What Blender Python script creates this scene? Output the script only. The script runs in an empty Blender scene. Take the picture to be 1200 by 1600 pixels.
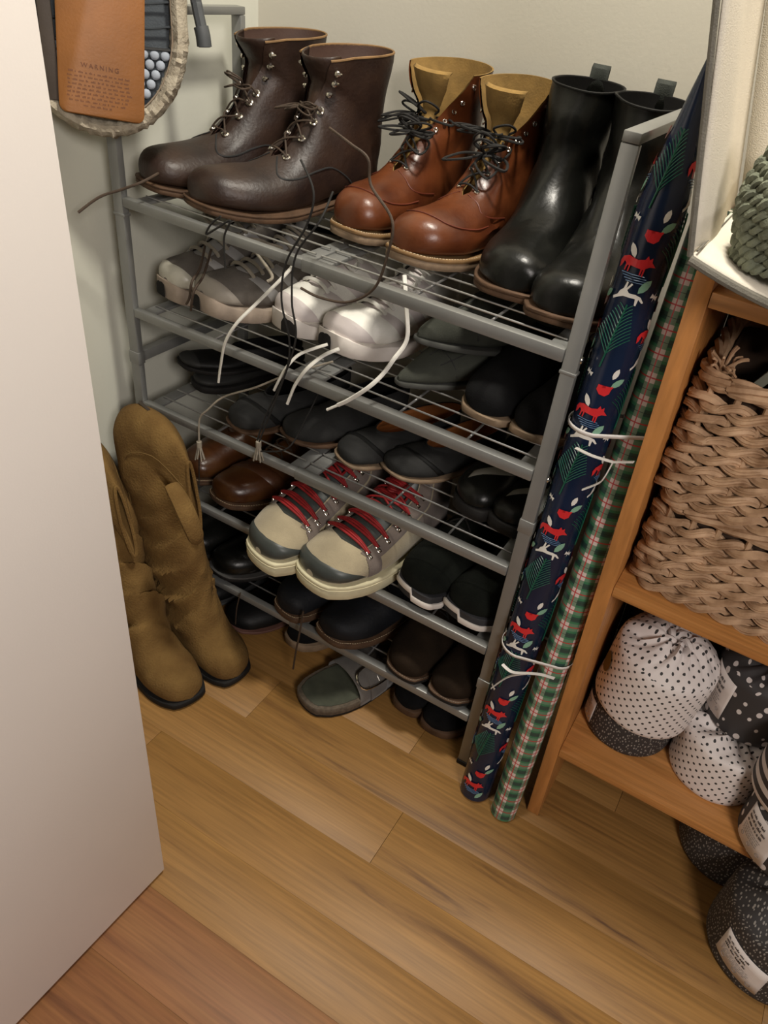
import bpy, bmesh, math, random
from mathutils import Vector, Matrix, noise
PI = math.pi
R_ = math.radians
# ------------------------------------------------------------ camera
SC = bpy.context.scene
FPX, CX, CY = 1185.63, 663.65, 795.89
ROT = Matrix(((0.86481442, 0.48480072, 0.13063033), (0.38648646, -0.47668939, -0.78955395), (-0.32050623, 0.73330449, -0.59961677)))
CAM = Vector((0.22573760, -0.91188921, 1.30384195))
cd = bpy.data.cameras.new('camera'); cam = bpy.data.objects.new('camera', cd); SC.collection.objects.link(cam); SC.camera = cam
cd.sensor_fit = 'VERTICAL'; cd.sensor_height = 24.0; cd.lens = 24.0 * FPX / 1600
cd.shift_x = -(CX - 600) / 1600; cd.shift_y = (CY - 800) / 1600
cd.clip_start = 0.02
m4 = Matrix((ROT[0], -ROT[1], -ROT[2])).transposed().to_4x4(); m4.translation = CAM
cam.matrix_world = m4
# ------------------------------------------------------------ world, lights, exposure
w = bpy.data.worlds.new('room_light'); SC.world = w; w.use_nodes = True
w.node_tree.nodes['Background'].inputs[0].default_value = (1.0, 0.93, 0.84, 1)
w.node_tree.nodes['Background'].inputs[1].default_value = 0.03

def area(name, loc, aim, size, power, col):
    l = bpy.data.lights.new(name, 'AREA'); l.shape = 'DISK'; l.size = size; l.energy = power; l.color = col
    o = bpy.data.objects.new(name, l); SC.collection.objects.link(o); o.location = loc
    o.rotation_euler = (Vector(aim) - Vector(loc)).to_track_quat('-Z', 'Y').to_euler()
area('ceiling_lamp', (-0.04, -0.10, 2.35), (-0.04, -0.10, 0), 0.18, 21.5, (1.0, 0.935, 0.82))
area('bounce_fill', (1.35, -1.55, 1.9), (-0.33, -.6, 0.5), 0.6, 24.0, (1.0, 0.92, 0.865))  # added fill, no lamp there: stands in for bounce off door and floor
vs = SC.view_settings
vs.view_transform = 'Standard'; vs.look = 'None'; vs.gamma = 1.0; vs.use_curve_mapping = False; vs.exposure = 0.3

# ------------------------------------------------------------ helpers
def at(px, py, x=None, y=None, z=None):
    d = ROT.transposed() @ Vector(((px - CX) / FPX, (py - CY) / FPX, 1.0))
    k = (x - CAM.x) / d.x if x is not None else (y - CAM.y) / d.y if y is not None else (z - CAM.z) / d.z
    return CAM + d * k

MATS = {}
def node_mat(name):
    m = bpy.data.materials.new(name); m.use_nodes = True; MATS[name] = m
    nt = m.node_tree; return m, nt, nt.nodes['Principled BSDF']
def N(nt, t, **kw):
    n = nt.nodes.new(t)
    for k, v in kw.items():
        if k in n.inputs.keys() if isinstance(k, str) else False: n.inputs[k].default_value = v
        else: setattr(n, k, v)
    return n
def rgb(c): return (c[0], c[1], c[2], 1)
def mat(name, col, rough=.5, var=.25, scale=12, bump=.15, bscale=250, metal=0, spec=.5, sheen=0, col2=None, dist=.002):
    if name in MATS: return MATS[name]
    m, nt, p = node_mat(name)
    tc = N(nt, 'ShaderNodeTexCoord')
    n1 = N(nt, 'ShaderNodeTexNoise'); n1.inputs['Scale'].default_value = scale; n1.inputs['Detail'].default_value = 5
    nt.links.new(tc.outputs['Object'], n1.inputs['Vector'])
    mx = N(nt, 'ShaderNodeMix', data_type='RGBA')
    c2 = col2 or tuple(min(1, c * (1 + var)) for c in col)
    c1 = tuple(c * (1 - var) for c in col) if col2 is None else col
    mx.inputs[6].default_value = rgb(c1); mx.inputs[7].default_value = rgb(c2)
    cr = N(nt, 'ShaderNodeMapRange'); cr.inputs[1].default_value = .3; cr.inputs[2].default_value = .7
    nt.links.new(n1.outputs[0], cr.inputs[0]); nt.links.new(cr.outputs[0], mx.inputs[0]); nt.links.new(mx.outputs[2], p.inputs['Base Color'])
    n2 = N(nt, 'ShaderNodeTexNoise'); n2.inputs['Scale'].default_value = bscale; n2.inputs['Detail'].default_value = 3
    nt.links.new(tc.outputs['Object'], n2.inputs['Vector'])
    b = N(nt, 'ShaderNodeBump'); b.inputs['Strength'].default_value = bump; b.inputs['Distance'].default_value = dist
    nt.links.new(n2.outputs[0], b.inputs['Height']); nt.links.new(b.outputs[0], p.inputs['Normal'])
    p.inputs['Roughness'].default_value = rough; p.inputs['Metallic'].default_value = metal
    p.inputs['Specular IOR Level'].default_value = spec
    if sheen: p.inputs['Sheen Weight'].default_value = sheen; p.inputs['Sheen Roughness'].default_value = .6
    return m

def wood(name, ca, cb, cc, rough=.45, stretch=(1.2, 22, 22), bump=.05, hv=.13, dark=.35):
    m, nt, p = node_mat(name)
    tc = N(nt, 'ShaderNodeTexCoord'); oi = N(nt, 'ShaderNodeObjectInfo')
    mul = N(nt, 'ShaderNodeMath', operation='MULTIPLY'); mul.inputs[1].default_value = 37.0
    nt.links.new(oi.outputs['Random'], mul.inputs[0])
    add = N(nt, 'ShaderNodeVectorMath', operation='ADD')
    nt.links.new(tc.outputs['Object'], add.inputs[0])
    cmb = N(nt, 'ShaderNodeCombineXYZ'); nt.links.new(mul.outputs[0], cmb.inputs[0]); nt.links.new(mul.outputs[0], cmb.inputs[1]); nt.links.new(cmb.outputs[0], add.inputs[1])
    mp = N(nt, 'ShaderNodeMapping'); mp.inputs['Scale'].default_value = stretch; nt.links.new(add.outputs[0], mp.inputs[0])
    n1 = N(nt, 'ShaderNodeTexNoise'); n1.inputs['Scale'].default_value = 1.0; n1.inputs['Detail'].default_value = 7; n1.inputs['Roughness'].default_value = .6; n1.inputs['Distortion'].default_value = .9
    nt.links.new(mp.outputs[0], n1.inputs['Vector'])
    r = N(nt, 'ShaderNodeValToRGB'); e = r.color_ramp.elements
    e[0].position = .28; e[0].color = rgb(cc); e[1].position = .72; e[1].color = rgb(cb)
    k = e.new(dark + .06); k.color = rgb(ca)
    nt.links.new(n1.outputs[0], r.inputs[0])
    mp2 = N(nt, 'ShaderNodeMapping'); mp2.inputs['Scale'].default_value = (stretch[0] * 4, stretch[1] * 9, stretch[2] * 9); nt.links.new(add.outputs[0], mp2.inputs[0])
    n2 = N(nt, 'ShaderNodeTexNoise'); n2.inputs['Scale'].default_value = 1.0; n2.inputs['Detail'].default_value = 4; nt.links.new(mp2.outputs[0], n2.inputs['Vector'])
    mr = N(nt, 'ShaderNodeMapRange'); mr.inputs[1].default_value = .3; mr.inputs[2].default_value = .7; mr.inputs[3].default_value = .76; mr.inputs[4].default_value = 1.12
    nt.links.new(n2.outputs[0], mr.inputs[0])
    mx = N(nt, 'ShaderNodeVectorMath', operation='SCALE'); nt.links.new(r.outputs[0], mx.inputs[0]); nt.links.new(mr.outputs[0], mx.inputs[3])
    hs_ = N(nt, 'ShaderNodeHueSaturation'); mr2 = N(nt, 'ShaderNodeMapRange'); mr2.inputs[3].default_value = 1 - hv; mr2.inputs[4].default_value = 1 + hv
    nt.links.new(oi.outputs['Random'], mr2.inputs[0]); nt.links.new(mr2.outputs[0], hs_.inputs['Value']); nt.links.new(mx.outputs[0], hs_.inputs['Color'])
    nt.links.new(hs_.outputs[0], p.inputs['Base Color'])
    b = N(nt, 'ShaderNodeBump'); b.inputs['Strength'].default_value = bump; b.inputs['Distance'].default_value = .002
    nt.links.new(n2.outputs[0], b.inputs['Height']); nt.links.new(b.outputs[0], p.inputs['Normal'])
    p.inputs['Roughness'].default_value = rough
    return m

def link(name, bm, m, parent=None, smooth=True, angle=40):
    me = bpy.data.meshes.new(name)
    bmesh.ops.recalc_face_normals(bm, faces=bm.faces[:])
    bm.to_mesh(me); bm.free()
    for mm in (m if isinstance(m, (list, tuple)) else [m]): me.materials.append(mm)
    if smooth and len(me.polygons):
        me.polygons.foreach_set('use_smooth', [True] * len(me.polygons)); me.set_sharp_from_angle(angle=R_(angle))
    o = bpy.data.objects.new(name, me); SC.collection.objects.link(o)
    if parent: o.parent = parent
    return o
def thing(name, label, cat, loc=(0, 0, 0), rz=0, group=None):
    o = bpy.data.objects.new(name, None); SC.collection.objects.link(o); o.empty_display_size = .05
    o.location = loc; o.rotation_euler = (0, 0, rz); tag(o, label, cat, group); return o
def tag(o, label, cat, group=None):
    o['label'] = label; o['category'] = cat
    if group: o['group'] = group
    return o
def struct(o): o['kind'] = 'structure'; return o

def box(bm, a, b, bev=0.0, mx=None):
    a = Vector(a); b = Vector(b)
    g = bmesh.ops.create_cube(bm, size=1.0)
    vs_ = g['verts']
    for v in vs_:
        v.co = Vector(((a.x + b.x) / 2 + v.co.x * (b.x - a.x), (a.y + b.y) / 2 + v.co.y * (b.y - a.y), (a.z + b.z) / 2 + v.co.z * (b.z - a.z)))
    if bev:
        es = list({e for v in vs_ for e in v.link_edges})
        r = bmesh.ops.bevel(bm, geom=es, offset=bev, segments=2, affect='EDGES', profile=.5)
        vs_ = list({v for f in r['faces'] for v in f.verts} | {v for v in vs_ if v.is_valid})
    if mx is not None:
        for v in vs_: v.co = mx @ v.co
    return vs_
def catmull(pts, n=6, closed=False):
    pts = [Vector(p) for p in pts]; out = []; L = len(pts)
    rng = range(L if closed else L - 1)
    for i in rng:
        g = (lambda k: pts[k % L]) if closed else (lambda k: pts[max(0, min(L - 1, k))])
        p0, p1, p2, p3 = g(i - 1), g(i), g(i + 1), g(i + 2)
        for j in range(n):
            t = j / n
            out.append(.5 * ((2 * p1) + (p2 - p0) * t + (2 * p0 - 5 * p1 + 4 * p2 - p3) * t * t + (3 * p1 - p0 - 3 * p2 + p3) * t ** 3))
    if not closed: out.append(pts[-1])
    return out
def tube(bm, pts, r, n=6, closed=False, flat=1.0, up=None, uv=None):
    pts = [Vector(p) for p in pts]; L = len(pts); rings = []
    prev = None
    for i, p in enumerate(pts):
        if closed: t = pts[(i + 1) % L] - pts[i - 1]
        else: t = pts[min(L - 1, i + 1)] - pts[max(0, i - 1)]
        if t.length < 1e-9: t = Vector((0, 0, 1))
        t.normalize()
        if up is not None: nrm = Vector(up) - t * t.dot(Vector(up))
        elif prev is None:
            a = Vector((0, 0, 1)) if abs(t.z) < .9 else Vector((1, 0, 0)); nrm = a - t * t.dot(a)
        else: nrm = prev - t * t.dot(prev)
        if nrm.length < 1e-9: nrm = Vector((1, 0, 0))
        nrm.normalize(); prev = nrm; bn = t.cross(nrm)
        rr = r(i / max(1, L - 1)) if callable(r) else r
        rings.append([bm.verts.new(p + nrm * math.cos(2 * PI * k / n) * rr * flat + bn * math.sin(2 * PI * k / n) * rr) for k in range(n)])
    for i in range(L if closed else L - 1):
        a, b = rings[i], rings[(i + 1) % L]
        for k in range(n): bm.faces.new((a[k], a[(k + 1) % n], b[(k + 1) % n], b[k]))
    if not closed:
        bm.faces.new(rings[0][::-1]); bm.faces.new(rings[-1])
def grid_faces(bm, rows, closed=False):
    for i in range(len(rows) - 1):
        a, b = rows[i], rows[i + 1]; n = len(a)
        for k in range(n if closed else n - 1):
            f = (a[k], a[(k + 1) % n], b[(k + 1) % n], b[k])
            if len(set(f)) == 4: bm.faces.new(f)
def lin(tab, x):
    if x <= tab[0][0]: return tab[0][1]
    for (a, b), (c, d) in zip(tab, tab[1:]):
        if x <= c: t = (x - a) / (c - a); return b + (d - b) * t
    return tab[-1][1]

# ------------------------------------------------------------ materials
wall_m = mat('wall_paint', (.58, .55, .47), .75, .03, 3, .12, 180)
wall_l = mat('wall_paint_left', (.66, .66, .57), .7, .03, 3, .12, 180)
door_m = mat('door_paint', (.86, .81, .76), .45, .02, 4, .05, 400)
floor_m = wood('oak_laminate', (.285, .145, .040), (.345, .182, .052), (.10, .042, .014), .5, (1.5, 19, 19), .03, hv=.03, dark=.36)
floor_red = wood('red_oak_laminate', (.25, .105, .040), (.30, .14, .05), (.13, .05, .022), .5, (1.5, 19, 19), .03, hv=.03, dark=.36)
pine_m = wood('orange_pine', (.47, .20, .055), (.58, .26, .08), (.36, .13, .035), .42, (18, 18, 1.3), .03, dark=.4)
pineh_m = wood('orange_pine_board', (.47, .21, .06), (.58, .27, .09), (.36, .14, .04), .42, (1.5, 20, 20), .03, dark=.4)
metal_m = mat('grey_painted_steel', (.235, .238, .228), .36, .05, 20, .04, 300, metal=.35)
wire_m = mat('shelf_wire', (.42, .42, .42), .3, .05, 20, .0, 300, metal=.8)
dark_m = mat('dark_seam', (.02, .02, .02), .6)
brown_m = mat('dark_brown_leather', (.043, .021, .012), .46, .5, 14, .3, 160, col2=(.014, .0065, .005))
rust_m = mat('rust_leather', (.16, .046, .013), .34, .4, 14, .15, 160, col2=(.062, .015, .005))
tansu_m = mat('tan_suede_lining', (.25, .15, .042), .9, .2, 40, .3, 300)
black_m = mat('black_oiled_leather', (.0050, .0052, .0044), .33, .4, 14, .2, 120, spec=.35)
blackd_m = mat('black_dull_leather', (.005, .005, .005), .55, .4, 14, .25, 160, spec=.3)
dsuede_m = mat('black_suede', (.006, .006, .0065), .95, .3, 30, .4, 400, spec=.15)
bsuede_m = mat('dark_brown_suede', (.017, .0105, .006), .95, .4, 20, .4, 350, spec=.15)
navy_m = mat('navy_leather', (.0055, .0065, .009), .65, .4, 20, .3, 160, spec=.3)
greyl_m = mat('charcoal_leather', (.022, .022, .021), .6, .25, 20, .3, 160, spec=.3)
grey2_m = mat('grey_nubuck', (.024, .024, .0235), .85, .25, 20, .3, 160, spec=.2)
felt_m = mat('grey_felt', (.050, .053, .043), .95, .15, 30, .3, 500, spec=.2)
tanl_m = mat('cognac_leather', (.13, .055, .015), .30, .35, 12, .15, 140, col2=(.05, .016, .005))
brnsh_m = mat('brown_leather', (.05, .018, .007), .35, .35, 12, .2, 140)
orange_in = mat('orange_insole', (.35, .12, .03), .6, .2, 20)
insole_m = mat('dark_insole', (.006, .0055, .005), .9, spec=.2)
sole_brown = mat('brown_welt', (.085, .047, .026), .7, .25, 40, .3, 300, spec=.3)
sole_tan = mat('tan_welt', (.22, .125, .05), .65, .2, 40, .2, 300)
sole_dark = mat('dark_rubber', (.010, .009, .0085), .75, .3, 30, spec=.3)
sole_edge = mat('worn_tan_edge', (.23, .16, .10), .7, .25, 40)
stitch_m = mat('pale_thread', (.45, .35, .22), .7)
stitchd_m = mat('dull_thread', (.22, .17, .12), .7)
lace_blk = mat('black_lace', (.012, .011, .010), .8, .2, 60, .4, 900)
lace_brn = mat('brown_lace', (.055, .035, .022), .7, .2, 60, .4, 900)
lace_wht = mat('white_lace', (.74, .72, .66), .8, .05, 60, .4, 900)
lace_gry = mat('taupe_lace', (.30, .265, .21), .8, .2, 60, .4, 900)
lace_red = mat('red_lace', (.28, .010, .012), .6, .25, 60, .5, 900)
steel_m = mat('bright_nickel', (.80, .76, .68), .2, .05, 20, 0, 100, metal=1)
brass_m = mat('pale_brass', (.75, .66, .45), .25, .05, 20, 0, 100, metal=1)
white_sh = mat('white_mesh', (.85, .83, .76), .7, .04, 30, .3, 420)
white_ov = mat('pearl_overlay', (.62, .56, .54), .5, .06, 30, .1, 300)
white_so = mat('white_foam', (.68, .63, .58), .6, .06, 30, .1, 100)
gry_sh = mat('grey_mesh', (.13, .115, .10), .85, .2, 30, .4, 420, spec=.3)
gry_ov = mat('silver_overlay', (.33, .32, .31), .4, .1, 30, .1, 300)
pinkish = mat('faded_pink_foam', (.36, .29, .23), .7, .2, 30)
cream_so = mat('cream_rubber', (.62, .57, .38), .65, .12, 25, .1, 120)
beige_su = mat('beige_suede', (.37, .31, .20), .95, .18, 18, .4, 350, sheen=.3)
taupe_su = mat('taupe_suede', (.17, .135, .115), .95, .18, 18, .4, 350, sheen=.2)
rub_grey = mat('grey_rubber', (.050, .057, .053), .42, .15, 25, .05, 100)
knitblk = mat('black_knit', (.006, .0075, .0055), .95, .3, 40, .6, 500, spec=.2)
tanboot_m = mat('camel_suede', (.205, .122, .040), .95, .3, 16, .8, 260, col2=(.115, .062, .019), spec=.2)
navypaper = mat('navy_gift_wrap', (.006, .014, .040), .25, .15, 10, .05, 30)
silverp = mat('silver_gift_wrap', (.42, .42, .43), .25, .1, 10, .05, 30, metal=.3)
cardm = mat('card_tube', (.5, .45, .38), .8)
red_p = mat('print_red', (.62, .025, .03), .3, .05); wht_p = mat('print_white', (.75, .73, .68), .3, .05)
grn_p = mat('print_dark_green', (.010, .10, .062), .3, .1); lgr_p = mat('print_pale_green', (.22, .42, .30), .3, .1); blu_p = mat('print_blue', (.09, .17, .30), .3, .1)
ribbon_m = mat('white_ribbon', (.72, .69, .66), .4, .04)
canvas_m = mat('cream_canvas', (.66, .61, .51), .85, .04, 10, .35, 700)
trim_m = mat('grey_binding', (.14, .13, .105), .85, .15, 60, .4, 600)
knitg_m = mat('green_knit', (.15, .165, .115), .95, .35, 60, .6, 500)
knitd_m = mat('dark_green_knit', (.05, .065, .045), .95, .35, 60, .6, 500)
straw_m = mat('water_hyacinth', (.26, .145, .072), .75, .35, 30, .5, 150, col2=(.62, .41, .25))
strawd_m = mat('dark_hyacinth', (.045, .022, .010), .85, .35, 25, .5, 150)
card_w = mat('white_card', (.74, .68, .64), .6, .03)
print_k = mat('print_black', (.03, .028, .03), .6)
print_g = mat('print_grey', (.33, .30, .29), .6)
leatag = mat('saddle_leather', (.25, .095, .020), .5, .15, 16, .15, 260)
stampm = mat('stamped_leather', (.14, .045, .012), .6)
plumm = mat('plum_brown_strap', (.06, .045, .035), .6)
fuzz_m = mat('beige_fleece', (.27, .23, .17), .95, .3, 90, .9, 260, col2=(.45, .40, .31))
slate_m = mat('slate_fabric', (.055, .065, .075), .85, .15, 40, .4, 400)
meshw_m = mat('pale_net_filling', (.34, .38, .44), .7, .1, 40)
hook_m = mat('grey_rubber_grip', (.07, .075, .08), .6)

# ------------------------------------------------------------ room shell
bm = bmesh.new(); box(bm, (-0.9, 0.43, -.02), (1.5, 0.50, 2.4)); struct(link('wall_back', bm, wall_m, None, False))
bm = bmesh.new(); box(bm, (-0.93, -1.5, -.02), (-0.865, 0.43, 2.4)); struct(link('wall_left', bm, wall_l, None, False))
fl = struct(link('floor', (lambda b: (box(b, (-.93, -1.9, -.03), (1.5, .43, -.0085)), b)[1])(bmesh.new()), dark_m, None, False))
# laminate planks, joints where the photograph shows them
pw = .116; base = -.045
joints = {-2: [-.53], -1: [-.045, -1.3], 0: [-.418, .62], 1: [-.10], -3: [.35], -4: [.7], -5: [-.35], 2: [.3, -.6], 3: [-.2], 4: [.5], -6: [0.]}
rj = random.Random(4)
for k in range(-9, 5):
    y0 = base + pw * (k - 1); y1 = y0 + pw
    if y0 > .425: continue
    y1 = min(y1, .428)
    js = sorted([-.864] + [j for j in joints.get(k, [rj.uniform(-.5, .8)]) if -.86 < j < 1.4] + [1.4])
    kk = js[-2] + 1.1
    if kk < 1.3: js.insert(-1, kk)
    for a, b in zip(js, js[1:]):
        bm = bmesh.new(); box(bm, (a + .00035, y0 + .0001, -.008), (b - .00035, y1 - .0001, 0), .0002)
        o = link('plank', bm, floor_red if (y1 < -.50 and a < -.1) else floor_m, fl, True, 30)
# door standing open at the left
dr = struct(link('door_1', (lambda b: (box(b, (-.037, -1.1, .008), (0, 0, 2.03), .0015), b)[1])(bmesh.new()), door_m, None, True, 30))
dr.location = (-.326, -.478, 0); dr.rotation_euler = (0, 0, R_(-2.4))

# ------------------------------------------------------------ shoe rack
SX = {1: .903, 2: .712, 3: .5248, 4: .337, 5: .1485}
RW, RD, RT = .8, .2965, 1.164
rack = thing('shoe_rack', 'grey metal five-tier stackable shoe rack with wire shelves against the back wall', 'shoe rack', (-.4, .15, 0))
def rp(name, bm, m=metal_m, smooth=True):
    o = link(name, bm, m, None, smooth, 30)
    o.data.transform(Matrix.Translation((.4, -.15, 0))); o.parent = rack; return o
pr = .0105; pq = .0065
for x in (-.8, 0):
    for y in (0, RD):
        bm = bmesh.new(); box(bm, (x - pr, y - pq, .012), (x + pr, y + pq, RT - .0125), .0015); rp('post', bm)
        bm = bmesh.new(); box(bm, (x - pr - .0015, y - pq - .0015, 0), (x + pr + .0015, y + pq + .0015, .0115), .002); rp('rubber_foot', bm, sole_dark)
    bm = bmesh.new(); box(bm, (x - pr, -pq, RT - .012), (x + pr, RD + pq, RT), .0015); rp('top_bar', bm)
    for zc in (.612, .245):
        bm = bmesh.new(); box(bm, (x - .008, pq, zc - .010), (x + .008, RD - pq, zc + .010), .001); rp('side_bar', bm)
    for zc in (.612, .872, .245):
        for y in (0, RD):
            bm = bmesh.new(); h = .012 if zc != .872 else .0025
            box(bm, (x - pr - .0016, y - pq - .0016, zc - h), (x + pr + .0016, y + pq + .0016, zc + h), .0012); rp('joint_collar', bm)
    for i, z in SX.items():
        bm = bmesh.new(); s = 1 if x == 0 else -1
        bmesh.ops.create_uvsphere(bm, u_segments=10, v_segments=6, radius=.0055, matrix=Matrix.Translation((x + s * (pr + .0005), .004, z - .012)) @ Matrix.Diagonal((.5, 1, 1, 1))); rp('bolt', bm, steel_m)
for i, z in SX.items():
    mid = -.43
    for y, nm in ((0, 'front_rail'), (RD, 'back_rail')):
        s = 1 if y == 0 else -1
        bm = bmesh.new(); box(bm, (mid, y - .0085, z - .019), (-pr - .0005, y + .0085, z), .0022); rp(nm, bm)
        bm = bmesh.new(); box(bm, (-.8 + pr + .0005, y - .0068, z - .0172), (mid + .004, y + .0068, z - .0015), .002); rp(nm, bm)
    for x in (-.8 + .028, -.028):
        bm = bmesh.new(); box(bm, (x - .012, .009, z - .012), (x + .012, RD - .009, z - .0065), .001); rp('end_plate', bm)
    for x in (mid + .018, mid - .012):
        bm = bmesh.new(); box(bm, (x - .013, .009, z - .0145 + (.001 if x < mid else 0)), (x + .013, RD - .009, z - .0085), .001); rp('cross_plate', bm)
    for k in range(7):
        y = .035 + k * .0375
        for a, b in ((-.8 + .022, mid - .004), (mid + .006, -.022)):
            bm = bmesh.new(); tube(bm, [(a, y, z - .0042), (b, y, z - .0042)], .0016, 8); rp('wire', bm, wire_m)
    for x in (-.62, -.25, -.13):
        bm = bmesh.new(); tube(bm, [(x, .007, z - .0083), (x, RD - .007, z - .0083)], .002, 8); rp('cross_wire', bm, wire_m)

# ------------------------------------------------------------ shoes
# section tables: Fy, Fz (top/front of the ring), By, Bz (bottom/back), half width, m (height of the widest point), all in shoe lengths
BOOT = [(-1.0, .045, -1.0, .0, .022, .4), (-.992, .095, -.985, 0, .075, .35), (-.965, .135, -.955, 0, .115, .33), (-.92, .165, -.90, 0, .148, .33),
        (-.82, .188, -.79, 0, .175, .33), (-.70, .205, -.65, 0, .178, .33), (-.60, .25, -.50, 0, .160, .35), (-.51, .33, -.35, 0, .146, .38),
        (-.455, .41, -.20, 0, .136, .42), (-.43, .48, -.075, 0, .130, .46), (-.415, .53, -.008, .07, .128, .5), (-.405, .58, .004, .2, .130, .5),
        (-.42, .61, -.005, .36, .142, .5), (-.44, .64, .005, .54, .152, .5), (-.455, .665, .015, .70, .160, .5)]
BOOTW = BOOT[:11] + [(-.42, .58, .004, .2, .138, .5), (-.45, .61, .0, .36, .155, .5), (-.475, .64, .01, .54, .175, .5), (-.49, .665, .02, .70, .195, .5)]
PULL = [(-1.0, .05, -1.0, .0, .022, .4), (-.994, .11, -.985, 0, .08, .35), (-.968, .155, -.955, 0, .12, .33), (-.92, .185, -.90, 0, .152, .33),
        (-.82, .205, -.79, 0, .176, .33), (-.70, .225, -.65, 0, .178, .33), (-.60, .275, -.50, 0, .165, .35), (-.50, .36, -.35, 0, .152, .38),
        (-.43, .46, -.20, 0, .145, .42), (-.405, .53, -.075, 0, .142, .46), (-.41, .60, -.008, .07, .140, .5), (-.415, .66, .004, .2, .143, .5),
        (-.405, .71, -.012, .36, .146, .5), (-.40, .75, -.010, .58, .148, .5), (-.40, .78, -.005, .78, .150, .5)]
SNEAK = [(-1.0, .04, -1.0, .0, .022, .4), (-.992, .08, -.985, 0, .078, .35), (-.965, .115, -.955, 0, .12, .33), (-.92, .142, -.90, 0, .150, .33),
         (-.82, .165, -.79, 0, .175, .33), (-.71, .195, -.66, 0, .178, .33), (-.60, .245, -.52, 0, .165, .35), (-.50, .30, -.38, 0, .15, .38),
         (-.43, .335, -.22, 0, .138, .42), (-.40, .355, -.08, 0, .128, .46), (-.385, .37, -.008, .07, .12, .5), (-.375, .38, .006, .18, .112, .5), (-.37, .385, .0, .28, .105, .5)]
HIKE = [(a, b * 1.12 if i > 3 else b, c, d * 1.5 if d > .1 else d, e * 1.12, f) for i, (a, b, c, d, e, f) in enumerate(SNEAK)]
LOW = [(-1.0, .035, -1.0, .0, .022, .4), (-.992, .07, -.985, 0, .075, .35), (-.965, .10, -.955, 0, .115, .33), (-.92, .125, -.90, 0, .148, .33),
       (-.83, .15, -.79, 0, .172, .33), (-.74, .165, -.66, 0, .176, .33), (-.67, .185, -.52, 0, .165, .35), (-.63, .205, -.38, 0, .15, .38),
       (-.61, .215, -.22, 0, .138, .42), (-.60, .22, -.08, 0, .128, .46), (-.60, .222, -.008, .07, .12, .5), (-.60, .224, .006, .15, .115, .5), (-.60, .226, .0, .21, .112, .5)]
FLAT = [(-1.0, .035, -1.0, .0, .022, .4), (-.992, .07, -.985, 0, .075, .35), (-.965, .095, -.955, 0, .115, .33), (-.92, .115, -.90, 0, .145, .33),
       (-.85, .132, -.80, 0, .166, .33), (-.79, .142, -.70, 0, .170, .33), (-.75, .15, -.56, 0, .165, .35), (-.725, .155, -.40, 0, .15, .38),
       (-.72, .158, -.22, 0, .138, .42), (-.72, .16, -.08, 0, .128, .46), (-.72, .162, -.008, .06, .12, .5), (-.72, .164, .006, .13, .115, .5), (-.72, .166, .0, .19, .112, .5)]
DRESS = [(-1.0, .04, -1.0, .0, .022, .4), (-.994, .085, -.985, 0, .07, .35), (-.97, .12, -.955, 0, .11, .33), (-.92, .145, -.90, 0, .142, .33),
         (-.82, .17, -.79, 0, .168, .33), (-.70, .20, -.66, 0, .172, .33), (-.58, .245, -.52, 0, .16, .35), (-.50, .28, -.38, 0, .146, .38),
         (-.45, .30, -.22, 0, .134, .42), (-.43, .31, -.08, 0, .125, .46), (-.42, .315, -.008, .07, .118, .5), (-.42, .318, .006, .17, .11, .5), (-.42, .32, .0, .25, .105, .5)]
POINT = [(-1.0, .02, -1.0, .0, .010, .4), (-.97, .045, -.97, 0, .035, .35), (-.92, .07, -.92, 0, .062, .33), (-.86, .095, -.85, 0, .09, .33),
         (-.76, .13, -.74, 0, .125, .33), (-.66, .17, -.62, 0, .15, .33), (-.55, .22, -.5, 0, .16, .35), (-.45, .27, -.36, 0, .155, .38),
         (-.38, .31, -.22, 0, .145, .42), (-.34, .34, -.08, 0, .135, .46), (-.32, .36, -.008, .07, .125, .5), (-.31, .38, .006, .2, .12, .5), (-.30, .39, .0, .33, .118, .5)]

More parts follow.
